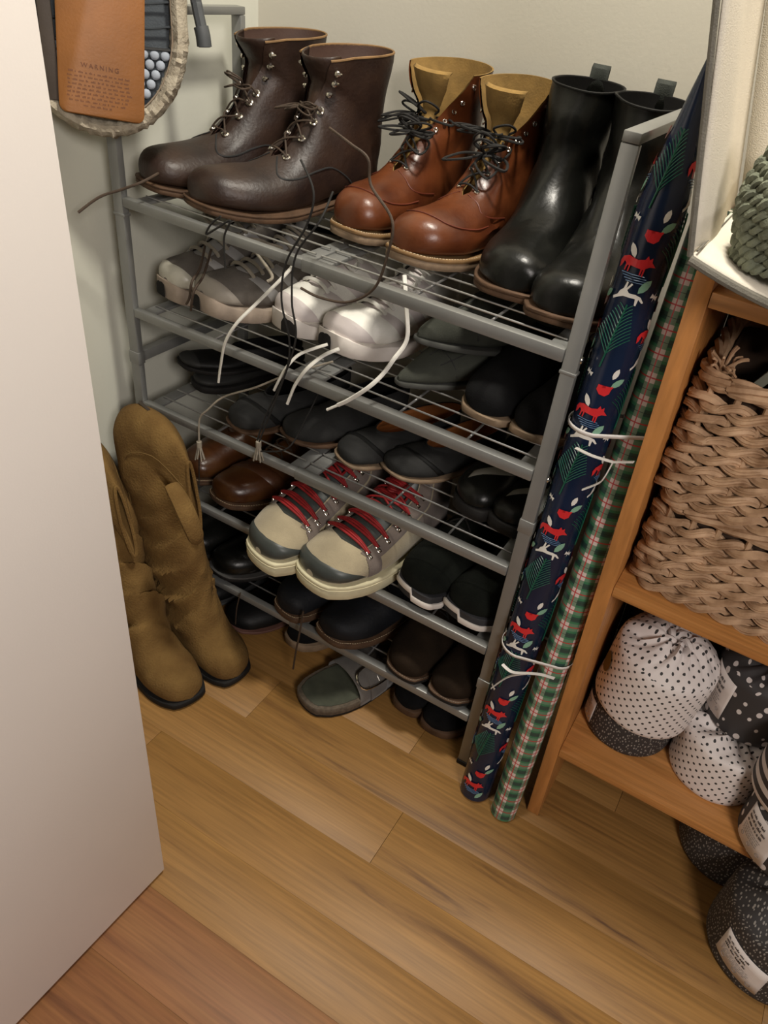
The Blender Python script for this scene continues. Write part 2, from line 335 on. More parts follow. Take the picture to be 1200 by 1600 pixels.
class Shoe:
    def __init__(s, name, label, cat, toe, z, rot, L, tab, side=1, group=None, sole=.018, heel=0.0, spring=.02, ws=1.0, hs=1.0, seed=0, crease=0.0, curve=.05, tilt=0, cc=.66, cw=1.7):
        s.L, s.tab, s.side, s.sole, s.heel, s.spring, s.ws, s.hs, s.seed, s.crease, s.curve = L, tab, side, sole, heel, spring, ws, hs, seed, crease, curve
        s.n = len(tab) - 1; s.cc = cc; s.cw = cw
        d = Vector((math.sin(rot), -math.cos(rot), 0)); h = Vector((toe[0], toe[1], z)) - d * L
        s.root = thing(name, label, cat, h, rot, group)
        if tilt: s.root.rotation_euler = (tilt, 0, rot)
        s.dz = sole + heel
    def dfm(s, p):
        L = s.L; t = max(0, (-p.y / L - .62) / .38)
        x = p.x - s.side * s.curve * L * max(0, (-p.y / L - .45) / .55) ** 2 * (1 if p.z < .3 * L else 1)
        hd = s.heel * max(0, min(1, (-p.y / L - .30) / .28))     # forefoot drops by the heel height
        fade = max(0, 1 - max(0, p.z - .2 * L) / (.3 * L))
        z = p.z - hd * (1 if p.y < -.3 * L else 0) + s.spring * t * t
        return Vector((x, p.y, z))
    def sec(s, u):
        f = max(0, min(.9999, u)) * s.n; i = int(f); t = f - i; T = s.tab
        p0, p1, p2, p3 = T[max(0, i - 1)], T[i], T[i + 1], T[min(s.n, i + 2)]
        return [.5 * (2 * b + (c - a) * t + (2 * a - 5 * b + 4 * c - d) * t * t + (3 * b - a - 3 * c + d) * t ** 3) for a, b, c, d in zip(p0, p1, p2, p3)]
    def raw(s, u, a, off=0.0):
        Fy, Fz, By, Bz, wd, m = s.sec(u); L = s.L; hs = s.hs
        F = Vector((0, Fy * L, Fz * L * hs)); B = Vector((0, By * L, Bz * L * hs)); D = F - B; ln = max(D.length, 1e-6); Dn = D / ln
        F = F + Dn * off * .9; B = B - Dn * off * (.9 if Bz > .02 else .0); D = F - B
        c, sn = math.cos(a), math.sin(a); wd = max(.001, wd * L * s.ws + off)
        M = B + D * m
        if c >= 0:
            e = 1.0; q = M + (F - M) * c
            x = wd * (abs(sn) ** .92)
        else:
            blend = min(1, Bz / .1); e = .55 + .45 * blend
            q = M - (M - B) * (abs(c) ** e); x = wd * (abs(sn) ** e)
        x = x if sn >= 0 else -x
        p = Vector((x, q.y, q.z))
        if s.crease:
            k = u * s.n; fd = max(0, min(1, (u - .12) / .12)); cu = fd * ( math.exp(-((k - s.n * s.cc) / s.cw) ** 2) * s.crease + math.exp(-((k - s.n * .42) / 1.0) ** 2) * s.crease * .6)
            ph = 9.0 * p.z / L + 3 * math.sin(a + s.seed)
            dd = (math.sin(ph * 3.2 + s.seed) + .5 * math.sin(ph * 6.1 + 2 * math.cos(a))) * cu * (.6 + .8 * noise.noise(Vector((p.x * 20, p.z * 14, s.seed))))
            p += (p - Vector((0, q.y, q.z * .3 + M.z * .7))).normalized() * dd
        nz = noise.noise(p * 22 + Vector((s.seed * 7, 0, 0))) * .0022 + noise.noise(p * 11 + Vector((0, s.seed * 5, 3))) * .010 * max(0, min(1, (p.z / L - .33) / .25))
        dv = p - M; p += dv.normalized() * nz if dv.length > 1e-6 else Vector()
        return p
    def P(s, u, a, off=0.0):
        p = s.raw(u, a, off); p.z += s.dz; return s.dfm(p)
    def part(s, name, bm, m, label=None, parent=None, kind=None, angle=40):
        o = link(name, bm, m, parent or s.root, True, angle)
        if label: o['label'] = label
        if kind: o['kind'] = kind
        return o
    def upper(s, m, gapu=None, gap=lambda u: 0.0, name='upper', NU=44, NA=36, lining=None, inner_from=.45, th=.0025, label=None):
        bm = bmesh.new(); L = s.L; rows = []
        us = [(i / NU) for i in range(NU + 1)]
        segs = []
        for u in us:
            if gapu is not None and u >= gapu:
                g = gap(u); row = [bm.verts.new(s.P(u, g + (2 * PI - 2 * g) * k / NA)) for k in range(NA + 1)]; row.append('open')
            else: row = [bm.verts.new(s.P(u, 2 * PI * k / NA)) for k in range(NA)]; row.append(None)
            segs.append(row)
        for A, B in zip(segs, segs[1:]):
            oa, ob = A[-1] == 'open', B[-1] == 'open'; a = A[:-1]; b = B[:-1]
            if not oa and not ob:
                for k in range(NA): bm.faces.new((a[k], a[(k + 1) % NA], b[(k + 1) % NA], b[k]))
            else:
                a2 = a if oa else a + [a[0]]
                for k in range(NA): bm.faces.new((a2[k], a2[k + 1], b[k + 1], b[k]))
        bmesh.ops.contextual_create(bm, geom=segs[0][:-1])
        # turned-in edge and lining surface
        o = s.part(name, bm, m, label)
        bm = bmesh.new(); rows = []
        ui = [u for u in us if u >= inner_from][::-1]
        for j, u in enumerate([1.0] + ui + [u for u in us if inner_from * .55 < u < inner_from][::-1]):
            off = 0.0003 if j == 0 else (-th if j < 3 else -th * 1.7) if u >= inner_from else -.009
            g = gap(u) if (gapu is not None and u >= gapu) else 0
            rows.append([bm.verts.new(s.P(u, g + (2 * PI - 2 * g) * k / NA, off) + (Vector((0, 0, .0012)) if j < 2 else Vector())) for k in range(NA + 1)])
        grid_faces(bm, rows)
        s.part('lining', bm, lining or insole_m)
        bm = bmesh.new(); rows = []     # insole
        for i in range(14):
            y = -L * (.03 + .9 * i / 13); hw = s.outw(y / L) * L * s.ws * .82
            rows.append([bm.verts.new(s.dfm(Vector((hw * t, y, s.dz + .006)))) for t in (-1, -.5, 0, .5, 1)])
        grid_faces(bm, rows); s.part('insole', bm, lining or insole_m)
        return o
    def outw(s, y):     # half width of the sole by position (y in lengths, -1 toe)
        t = [(e[2], e[4]) for e in s.tab if e[3] < .001][::-1]
        pts = [(a, b) for a, b in t]
        if y < -1: return 0
        heelw = pts[-1][1]; 
        tab = [(-1.0, 0)] + sorted(pts)[1:]
        tab = sorted(tab)
        if y < -.955: base_ = lin(tab, -.955); return base_ * math.sqrt(max(0, 1 - ((-.955 - y) / .045) ** 2)) * .35 + base_ * .65 * math.sqrt(max(0, 1 - ((-.955 - y) / .045) ** 2))
        if y > -.1: return lin(tab, -.1) * math.sqrt(max(0, 1 - ((y + .1) / .1) ** 2))
        return lin(tab, y)
    def outline(s, margin=.0, n=56, y0=-1.0, y1=0.0):
        L = s.L; out = []; K = n // 2
        for i in range(K + 1):
            t = i / K; q = (1 - math.cos(PI * t)) / 2; y = y0 + (y1 - y0) * q
            out.append((s.outw(y) * L * s.ws, y * L))
        # margin: push out along the normal
        full = out + [(-x, y) for x, y in out[::-1][1:-1]]
        res = []; m = len(full)
        for i in range(m):
            a = full[i - 1]; b = full[(i + 1) % m]; tx, ty = b[0] - a[0], b[1] - a[1]; l = math.hypot(tx, ty) or 1
            res.append((full[i][0] + ty / l * margin, full[i][1] - tx / l * margin))
        return res
    def slab(s, name, m, z0, z1, margin, label=None, y0=-1.0, y1=0.0, n=56, wav=None, round_=.0012, parent=None):
        bm = bmesh.new(); ol = s.outline(margin, n, y0, y1); rows = []
        for zz, mg in ((z0, -round_), (z0 + round_, 0), (z1 - round_, 0), (z1, -round_)):
            row = []
            for i, (x, y) in enumerate(ol):
                l = math.hypot(x, y + s.L * .5) or 1
                top = (wav(-y / s.L, x) if wav and zz > (z0 + z1) / 2 else 0); bot = (0)
                row.append(bm.verts.new(s.dfm(Vector((x + x / l * mg, y + (y + s.L * .5) / l * mg, zz + top)))))
            rows.append(row)
        grid_faces(bm, rows, True); bm.faces.new(rows[0]); bm.faces.new(rows[-1][::-1])
        return s.part(name, bm, m, label, parent, angle=50)
    def soles(s, m, mw=None, margin=.004, welt=.0, heelm=None, stitch=None, wavy=None):
        T = s.sole; H = s.heel
        if H > 0:
            s.slab('outsole', m, H, H + T - welt - .0002, margin)
            s.slab('heel', heelm or m, 0, H - .0002, margin * .9, y0=-.30, y1=0.0)
        else: s.slab('outsole', m, 0, T - welt - .0002, margin, wav=wavy)
        if welt: s.slab('welt', mw or m, H + T - welt, H + T, margin + .0008)
        if stitch:
            bm = bmesh.new(); ol = s.outline(margin - .0016, 120, -1.0, -.25); z = H + T + .0006
            for (x, y), (x2, y2) in zip(ol, ol[1:]):
                if y > -.27 * s.L: continue
                d = Vector((x2 - x, y2 - y, 0)) 
                if d.length < 1e-5: continue
                nseg = max(1, int(d.length / .0042))
                for q in range(nseg):
                    c0 = s.dfm(Vector((x, y, z)) + d * ((q + .15) / nseg)); c1 = s.dfm(Vector((x, y, z)) + d * ((q + .8) / nseg))
                    tube(bm, [c0, c1], .0006, 4)
            s.part('welt_stitching', bm, stitch, kind='stuff')
    def patch(s, name, m, ufun0, ufun1, a0, a1, off=.0015, NU=10, NA=20, label=None, parent=None):
        bm = bmesh.new(); rows = []; 
        for i in range(NU + 1):
            row = []
            for k in range(NA + 1):
                a = a0 + (a1 - a0) * k / NA; u0 = ufun0(a) if callable(ufun0) else ufun0; u1 = ufun1(a) if callable(ufun1) else ufun1
                e = 0 if (i in (0, NU) or k in (0, NA)) else 1
                row.append(bm.verts.new(s.P(u0 + (u1 - u0) * i / NU, a, off * e + .0001)))
            rows.append(row)
        grid_faces(bm, rows); return s.part(name, bm, m, label, parent)
    def seam(s, name, m, pts, r=.0008, off=.0006, kind=None):
        bm = bmesh.new(); tube(bm, catmull([s.P(u, a, off) for u, a in pts], 5), r, 5); return s.part(name, bm, m, kind=kind)
    def tongue(s, m, u0, w=.5, ext=.012, off=-.003, lean=0.0):
        bm = bmesh.new(); rows = []; NU = 14
        for i in range(NU + 3):
            u = min(1.0, u0 + (1 - u0) * i / NU); row = []
            wu = w(u) if callable(w) else w
            for k in range(9):
                p = s.P(u, -wu + 2 * wu * k / 8, off)
                if i > NU: p += Vector((0, -lean * (i - NU), ext * (i - NU)))
                row.append(p)
            rows.append([bm.verts.new(p) for p in row])
        grid_faces(bm, rows); o = s.part('tongue', bm, m); sm = o.modifiers.new('t', 'SOLIDIFY'); sm.thickness = .0025; return o
    def eyelets(s, us, gap, d=.12, m=None, r=.0036, hooks=()):
        L_ = []
        for i, u in enumerate(us):
            pr_ = []
            for sg in (1, -1):
                a = sg * (gap(u) + d); p = s.P(u, a, .001); q = s.P(u, a, .006); nrm = (q - p).normalized() if (q - p).length > 1e-6 else Vector((0, -1, 0))
                bm = bmesh.new(); qt = nrm.to_track_quat('Z', 'Y').to_matrix().to_4x4()
                if i in hooks:
                    ring = [Vector((0, 0, 0)), Vector((0, 0, .004)), Vector((sg * .001, 0, .006)), Vector((sg * .004, 0, .0062)), Vector((sg * .0055, 0, .0045))]
                    tube(bm, [p + qt.to_3x3() @ v for v in ring], .0024, 8); bmesh.ops.create_uvsphere(bm, u_segments=10, v_segments=6, radius=.0050, matrix=Matrix.Translation(p + nrm * .003) @ qt @ Matrix.Diagonal((1, 1, .6, 1)))
                    s.part('lace_hook', bm, m or steel_m)
                else:
                    tube(bm, [p + qt.to_3x3() @ Vector((r * .72 * math.cos(t * PI / 7), r * .72 * math.sin(t * PI / 7), 0)) for t in range(14)], r * .38, 6, True)
                    s.part('eyelet', bm, m or steel_m)
                pr_.append((p, nrm, u, a))
            L_.append(pr_)
        return L_
    def lace(s, ey, m, r=.0017, cross=True, bars=(0,), arch=.004, flat=1.0, upto=99):
        bm = bmesh.new()
        def run(A, B, h):
            pts = [A[0] - A[1] * .001]
            for t in (.0, .2, .4, .6, .8, 1.0): pts.append(s.P(A[2] + (B[2] - A[2]) * t, A[3] + (B[3] - A[3]) * t, .0025 + h * math.sin(PI * t)))
            tube(bm, catmull(pts + [B[0] - B[1] * .001], 3), r, 6, flat=flat)
        for i, (A, B) in enumerate(ey[:upto]):
            if i in bars: run(A, B, arch)
            if cross and i + 1 < min(len(ey), upto):
                A2, B2 = ey[i + 1]; run(A, B2, arch); run(B, A2, arch + .0025)
        return s.part('laces', bm, m)
    def knot(s, c, m, r=.0017, size=.03, seed=1, ends=(), n=3):
        rr = random.Random(seed); bm = bmesh.new(); c = Vector(c)
        for i in range(n):
            a = rr.uniform(0, 2 * PI); v = Vector((math.cos(a), -.35 - .3 * rr.random(), .35 * math.sin(a) + .1)).normalized() * size * rr.uniform(.6, 1.1)
            sd = v.cross(Vector((0, 0, 1))).normalized() * size * .28
            tube(bm, catmull([c, c + v * .5 + sd, c + v - Vector((0, 0, .004)), c + v * .5 - sd, c + Vector((0, 0, .001))], 6), r, 6)
        for e in ends: tube(bm, catmull([c] + [Vector(x) for x in e], 6), r, 6)
        return s.part('lace_bow', bm, m)

def strand(name, pts, m, r, label, cat='shoelace', parent=None, flat=1.0, tip=None, tipm=None):
    """a loose lace end hanging from a shoe, points in world space"""
    bm = bmesh.new(); P_ = catmull([Vector(p) for p in pts], 7)
    tube(bm, P_, r, 7, flat=flat)
    inv = Matrix.Translation(parent.location) @ parent.rotation_euler.to_matrix().to_4x4()
    bmesh.ops.transform(bm, matrix=inv.inverted(), verts=bm.verts[:])
    o = link(name, bm, m, parent)
    if label: o['label'] = label
    if tip:
        bm = bmesh.new(); d = (P_[-1] - P_[-4]).normalized(); tube(bm, [P_[-1] - d * .001, P_[-1] + d * tip], r * .62, 7)
        bmesh.ops.transform(bm, matrix=inv.inverted(), verts=bm.verts[:])
        link('lace_tip', bm, tipm or m, o)
    return o
SH = {}
def topz(i): return SX[i] + .0005

# ---- top shelf: dark brown lace-up boots
def brown_boot(key, label, toe, rot, side, seed, group):
    s = Shoe('leather_boot', label, 'boot', toe, topz(1), R_(rot), .352, BOOT, side, group, sole=.012, heel=.012, spring=.014, seed=seed, crease=.004, hs=.87)
    gap = lambda u: .12 + .62 * max(0, u - .5) / .5
    s.upper(brown_m, .42, gap, lining=mat('brown_flesh_leather', (.06, .028, .018), .7, .3), inner_from=.42)
    s.soles(sole_brown, sole_brown, .005, welt=.004, stitch=None, heelm=sole_dark)
    s.tongue(brown_m, .46, lambda u: gap(u) + .22, .003, off=-.007)
    us = [.44, .505, .57, .635, .74, .83, .92]
    ey = s.eyelets(us, gap, .22, steel_m, .0062, hooks=(4, 5, 6))
    s.lace(ey, lace_brn, .0016, upto=4)
    c = (ey[3][0][0] + ey[3][1][0]) / 2 + Vector((0, -.012, .004))
    s.knot(c, lace_brn, .0016, .05, seed, n=4)
    # blucher quarter seam and rolled top edge
    for sg in (1, -1):
        s.seam('quarter_seam', dark_m, [(.42, sg * .15), (.395, sg * .40), (.375, sg * .70), (.39, sg * .92), (.43, sg * 1.08), (.48, sg * 1.22), (.53, sg * 1.42), (.56, sg * 1.7), (.57, sg * 2.1)], .0014, .0005)
    bm = bmesh.new(); g = gap(1.0)
    tube(bm, [s.P(1.0, g + (2 * PI - 2 * g) * k / 40, -.0008) + Vector((0, 0, .0018)) for k in range(41)], .0019, 6); s.part('top_edge', bm, sole_tan, 'tan raw leather edge')
    SH[key] = s; return s
brown_boot('A1', 'left dark brown lace-up boot with speed hooks, first boot on top shelf', (-.785, .030), -18, -1, 3, None)
brown_boot('A2', 'right dark brown lace-up boot, laces trailing over the rail, next to rust boots', (-.635, .006), -17, 1, 5, None)

# ---- rust moc-toe boots
def rust_boot(key, label, toe, rot, side, seed):
    s = Shoe('leather_boot', label, 'boot', toe, topz(1), R_(rot), .325, BOOTW, side, None, sole=.018, heel=0, spring=.010, seed=seed, crease=.004, hs=.985)
    gap = lambda u: .12 + 1.15 * max(0, u - .5) / .5
    s.upper(rust_m, .42, gap, lining=tansu_m, inner_from=.42)
    s.soles(sole_edge, sole_tan, .004, welt=.006, stitch=stitch_m)
    o = s.tongue(tansu_m, .47, lambda u: min(gap(u) * .62 + .12, .75), .002, -.012, lean=-.003); o['label'] = 'tan suede tongue'
    us = [.44, .50, .56, .63, .71, .79, .87, .95]
    ey = s.eyelets(us, gap, .17, steel_m, .0040)
    s.lace(ey, lace_blk, .0017, upto=3)
    c = (ey[2][0][0] + ey[2][1][0]) / 2 + Vector((0, -.006, .006))
    s.knot(c, lace_blk, .0019, .065, seed + 2, n=8); s.knot((ey[4][0][0] + ey[4][1][0]) / 2, lace_blk, .0019, .06, seed + 9, n=6); s.knot(ey[4][1][0] if ey[4][1][0].x < ey[4][0][0].x else ey[4][0][0], lace_blk, .0018, .06, seed + 21, n=5)
    s.seam('moc_seam', mat('dark_rust_seam', (.10, .02, .008), .5), [(.40, 1.25), (.34, 1.10), (.285, .95), (.25, .70), (.235, .35), (.232, 0), (.235, -.35), (.25, -.70), (.285, -.95), (.34, -1.10), (.40, -1.25)], .0013, .0006)
    for sg in (1, -1):
        s.seam('quarter_seam', mat('dark_rust_seam', (.10, .02, .008), .5), [(.42, sg * .12), (.405, sg * .5), (.395, sg * .8), (.42, sg * 1.1), (.48, sg * 1.45)], .0011, .0004)
    SH[key] = s
rust_boot('B1', 'left rust brown moc-toe boot with tan suede inside, beside dark brown boots', (-.437, .095), -8, -1, 1)
rust_boot('B2', 'right rust brown moc-toe boot with open laces, beside black pull-on boots', (-.290, .072), -5, 1, 2)

# ---- black pull-on boots
def pull_boot(key, label, toe, rot, side, seed):
    s = Shoe('pull_on_boot', label, 'boot', toe, topz(1), R_(rot), .335, PULL, side, None, sole=.014, heel=.012, spring=.010, seed=seed, crease=.008, hs=.88, ws=1.03)
    s.upper(black_m, inner_from=.6)
    s.soles(sole_brown, sole_brown, .006, welt=.006, heelm=sole_dark)
    for k, a in ((0, PI),):
        b0 = s.P(1.0, a); bm = bmesh.new(); rows = []
        for t, (dy, dz) in enumerate([(.003, -.035), (.004, 0), (.007, .016), (.006, .021), (-.001, .016), (-.005, -.02)]):
            rows.append([bm.verts.new(b0 + Vector((w_, dy, dz))) for w_ in (-.014, -.005, .005, .014)])
        grid_faces(bm, rows); o = s.part('pull_tab', bm, mat('grey_webbing', (.035, .04, .034), .85, .2, 60, .5, 700)); md = o.modifiers.new('t', 'SOLIDIFY'); md.thickness = .002
    bm = bmesh.new(); tube(bm, [s.P(1.0, 2 * PI * k / 40, .0002) + Vector((0, 0, .001)) for k in range(40)], .0018, 6, True); s.part('top_binding', bm, blackd_m)
    s.seam('side_seam', blackd_m, [(1.0, 1.6), (.9, 1.6), (.8, 1.62), (.7, 1.7), (.62, 1.9)], .0012); s.seam('side_seam', blackd_m, [(1.0, -1.6), (.9, -1.6), (.8, -1.62), (.7, -1.7), (.62, -1.9)], .0012)
    SH[key] = s
pull_boot('C1', 'left black pull-on boot with brown welt, beside rust boots', (-.145, .062), 5, -1, 4)
pull_boot('C2', 'right black pull-on boot behind the right front post', (-.030, .035), 6, 1, 6)

# ---- running shoes with wave soles
def runner(key, label, toe, z, rot, side, L, m_up, m_ov, m_toe, m_sole, m_lace, seed, dark_toe=True, laces=True, tab=SNEAK, hs=1.0, pull=None, notch=-.014):
    s = Shoe('running_shoe', label, 'shoe', toe, z, R_(rot), L, tab, side, None, sole=.024, spring=.016, seed=seed, hs=hs, crease=.0008)
    gap = lambda u: .42
    s.upper(m_up, .37, gap, lining=mat('grey_lining', (.05, .05, .05), .9), inner_from=.37)
    s.soles(m_sole, None, .005, wavy=lambda t, x: .007 * max(0, (t - .72) / .28) ** 2 + .0025 * math.sin(t * 26))
    s.slab('tread', sole_dark, -.0003, .006, .0035)
    s.tongue(m_ov, .36, .55, .010)
    s.patch('toe_overlay', m_toe, .0, lambda a: .20 + .10 * (abs(a) / 2.0), -1.9, 1.9, .0016, 10, 26)
    if dark_toe:
        bm = bmesh.new(); ol = sorted([q for q in s.outline(.0068, 200) if q[1] < -.80 * s.L and notch - .020 < q[0] < notch + .020], key=lambda q: q[0]); rows = []
        for zz, sc_ in ((-.001, 1.0), (.014, 1.0), (.026, .72), (.031, .60), (.031, .5)):
            mx_ = sum(q[0] for q in ol) / len(ol)
            rows.append([bm.verts.new(s.dfm(Vector((mx_ + (q[0] - mx_) * sc_, q[1] + (.02 if (zz, sc_) == (.031, .5) else 0) + .0025 * (zz > .02), zz + .002)))) for q in ol])
        grid_faces(bm, rows); s.part('toe_bumper', bm, sole_dark)
    for sg in (1, -1):
        for j, (ua, ub) in enumerate(((.36, .40), (.46, .50), (.58, .63))):
            s.patch('side_overlay', m_ov, lambda a, ua=ua, sg=sg: ua + .04 * (abs(a) - .5), lambda a, ub=ub, sg=sg: ub + .05 * (abs(a) - .5), *(sorted((sg * .55, sg * 1.75))), .0012, 4, 12)
    us = [.385, .43, .48, .535, .60, .67, .75, .84]
    ey = s.eyelets(us, gap, .14, m_ov, .003)
    if laces: s.lace(ey, m_lace, .0036, cross=False, bars=(0, 1, 2, 3, 4, 5, 6, 7), arch=.006, flat=.6)
    SH[key] = s; return s
runner('D1', 'left grey mesh running shoe with silver toe and dark bumper, nearest the left post', (-.770, .045), topz(2), -14, -1, .31, gry_sh, gry_ov, mat('silver_toe', (.50, .48, .40), .35, .1), pinkish, lace_gry, 2)
runner('D2', 'right grey mesh running shoe with looped taupe laces, left of the white sneakers', (-.660, .040), topz(2), -14, 1, .31, gry_sh, gry_ov, mat('taupe_toe', (.30, .27, .23), .6, .1), pinkish, lace_gry, 3)
runner('E1', 'left white running sneaker, partly behind its mate on the second shelf', (-.542, .085), topz(2), -14, -1, .31, white_sh, white_ov, white_ov, white_so, lace_wht, 4, notch=.016)
runner('E2', 'right white running sneaker with dark toe notch and long white lace ends', (-.408, .075), topz(2), -10, 1, .31, white_sh, white_ov, white_ov, white_so, lace_wht, 5)
for k in ('D1', 'D2'):
    s = SH[k]; s.knot((0, -.165, .105), lace_gry, .0032, .06, 7 if k == 'D1' else 11, n=4)
for k in ('E1', 'E2'):
    s = SH[k]; s.knot((0, -.15, .11), lace_wht, .0026, .04, 5, n=2)

# ---- grey felt pointed slippers, one lying on the other
def felt(key, label, toe, z, rot, side, tilt=0):
    s = Shoe('felt_slipper', label, 'slipper', toe, z, R_(rot), .32, POINT, side, None, sole=.008, spring=.008, seed=side, hs=1.0 if z < .75 else 1.25, tilt=tilt, curve=.0, ws=1.0)
    s.upper(felt_m, inner_from=.6, lining=felt_m); s.soles(mat('grey_felt_sole', (.055, .056, .05), .95), None, .003)
    for a in (-.9, -.1, .7): s.seam('quilt_seam', dark_m, [(.30, a), (.42, a * .9), (.55, a * .8), (.7, a * .7), (.85, a * .6)], .0009)
    for u in (.35, .52): s.seam('quilt_seam', dark_m, [(u, -1.6), (u, -.8), (u, 0), (u, .8), (u, 1.6)], .0009)
    SH[key] = s
felt('F1', 'lower grey felt pointed slipper under its mate, right of the white sneakers', (-.285, .065), topz(2), -24, -1)
felt('F2', 'upper grey felt pointed slipper lying on its mate, with stitched panels', (-.268, .072), topz(2) + .040, -26, 1, tilt=R_(-7))

# ---- low shoes
def low(key, label, toe, z, rot, side, L=.31, tab=LOW, up=blackd_m, soleM=sole_dark, weltM=None, stitch=None, lining=None, toecap=None, lace=None, heel=.0, sole=.012, name='slip_on_shoe', cat='shoe', ws=1.0, hs=1.0, seed=1, band=None, spring=.012, eye=None):
    s = Shoe(name, label, cat, toe, z, R_(rot), L, tab, side, None, sole=sole, heel=heel, spring=spring, seed=seed, ws=ws, hs=hs, crease=.0007)
    gap = lambda u: .34
    if lace: s.upper(up, .46, gap, lining=lining, inner_from=.44)
    else: s.upper(up, lining=lining, inner_from=.44)
    s.soles(soleM, weltM, .0045, welt=.004 if weltM else 0, stitch=stitch)
    if toecap: s.patch('toe_cap', toecap, 0, lambda a: .26 + .02 * math.cos(a), -1.9, 1.9, .0012, 10, 24)
    if band: s.patch('strap_band', band, lambda a: (.33 if tab is FLAT else .36) + .03 * a, lambda a: (.38 if tab is FLAT else .42) + .03 * a, -1.75, 1.75, .002, 5, 24)
    if lace:
        s.tongue(up, .45, .5, .004)
        ey = s.eyelets([.50, .58, .66, .74, .82], gap, .15, eye or up, .003); s.lace(ey, lace, .0015, arch=.003)
        s.knot((ey[4][0][0] + ey[4][1][0]) / 2 + Vector((0, -.004, .004)), lace, .0015, .035, seed, n=3)
    if not lace:
        bm = bmesh.new(); tube(bm, [s.P(1.0, 2 * PI * k / 40, .0002) + Vector((0, 0, .001)) for k in range(40)], .0016, 6, True); s.part('collar_binding', bm, up)
    SH[key] = s; return s
low('G1', 'left black suede shoe with tan sole edge, right end of second shelf', (-.145, .050), topz(2), -8, -1, up=dsuede_m, soleM=sole_edge, seed=2, lining=mat('brown_insole', (.06, .03, .015), .7), tab=DRESS)
low('G2', 'right black suede shoe with tan sole edge, against the right post', (-.035, .045), topz(2), -4, 1, up=dsuede_m, soleM=sole_edge, seed=3, ws=.9, lining=mat('brown_insole', (.06, .03, .015), .7), tab=DRESS)
# third shelf
s = low('H1', 'lower black flat shoe under its mate, left end of third shelf', (-.748, .085), topz(3), -22, -1, .25, up=greyl_m, seed=4, ws=.85, hs=.55, sole=.014)
s = low('H2', 'upper black flat shoe lying on its mate, left end of third shelf', (-.752, .065), topz(3) + .045, -28, 1, .25, up=blackd_m, seed=5, ws=.85, hs=.55, toecap=greyl_m, sole=.008)
lm = low('I1', 'left charcoal laced moccasin with dark stripe and tassel, third shelf', (-.600, .020), topz(3), -18, -1, .28, tab=FLAT, up=grey2_m, soleM=sole_brown, seed=6, sole=.006, band=blackd_m)
low('I2', 'right charcoal laced moccasin beside the grey loafers', (-.478, .048), topz(3), -18, 1, .28, up=grey2_m, soleM=sole_brown, seed=7, sole=.006)
low('J1', 'left grey loafer with orange leather inside, third shelf centre', (-.385, .060), topz(3), -24, -1, .28, up=grey2_m, soleM=sole_edge, seed=8, sole=.006, lining=orange_in, band=blackd_m, tab=FLAT, hs=.9)
low('J2', 'right grey loafer with orange leather inside, beside black clogs', (-.275, .075), topz(3), -20, 1, .28, up=grey2_m, soleM=sole_edge, seed=9, sole=.006, lining=orange_in, band=blackd_m, tab=FLAT, hs=.9)
def clog(key, label, toe, rot, side):
    s = low(key, label, toe, topz(3), rot, side, .27, up=black_m, seed=3, sole=.022, hs=1.0, spring=.004, lining=insole_m, name='clog')
    s.patch('pale_stripe', mat('pale_grey_strap', (.16, .15, .125), .6), lambda a: .34 + .16 * a, lambda a: .425 + .16 * a - .03 * abs(a), -.5, .9, .0018, 4, 16)
clog('K1', 'left black clog with slanted pale stripe, right half of third shelf', (-.140, .070), -14, -1)
clog('K2', 'right black clog with pale stripe, beside the right post', (-.045, .060), -10, 1)
# fourth shelf
low('L1', 'left cognac leather shoe with dark strap, behind the suede boot top', (-.740, .035), topz(4), -14, -1, .31, DRESS, up=tanl_m, soleM=sole_brown, weltM=sole_brown, stitch=stitch_m, lace=lace_brn, seed=2, name='leather_shoe')
low('L2', 'right cognac leather shoe with pale stitched welt, left of the beige sneakers', (-.610, .005), topz(4), -12, 1, .31, DRESS, up=tanl_m, soleM=sole_brown, weltM=sole_brown, stitch=stitch_m, lace=lace_brn, seed=3, name='leather_shoe', band=brnsh_m)

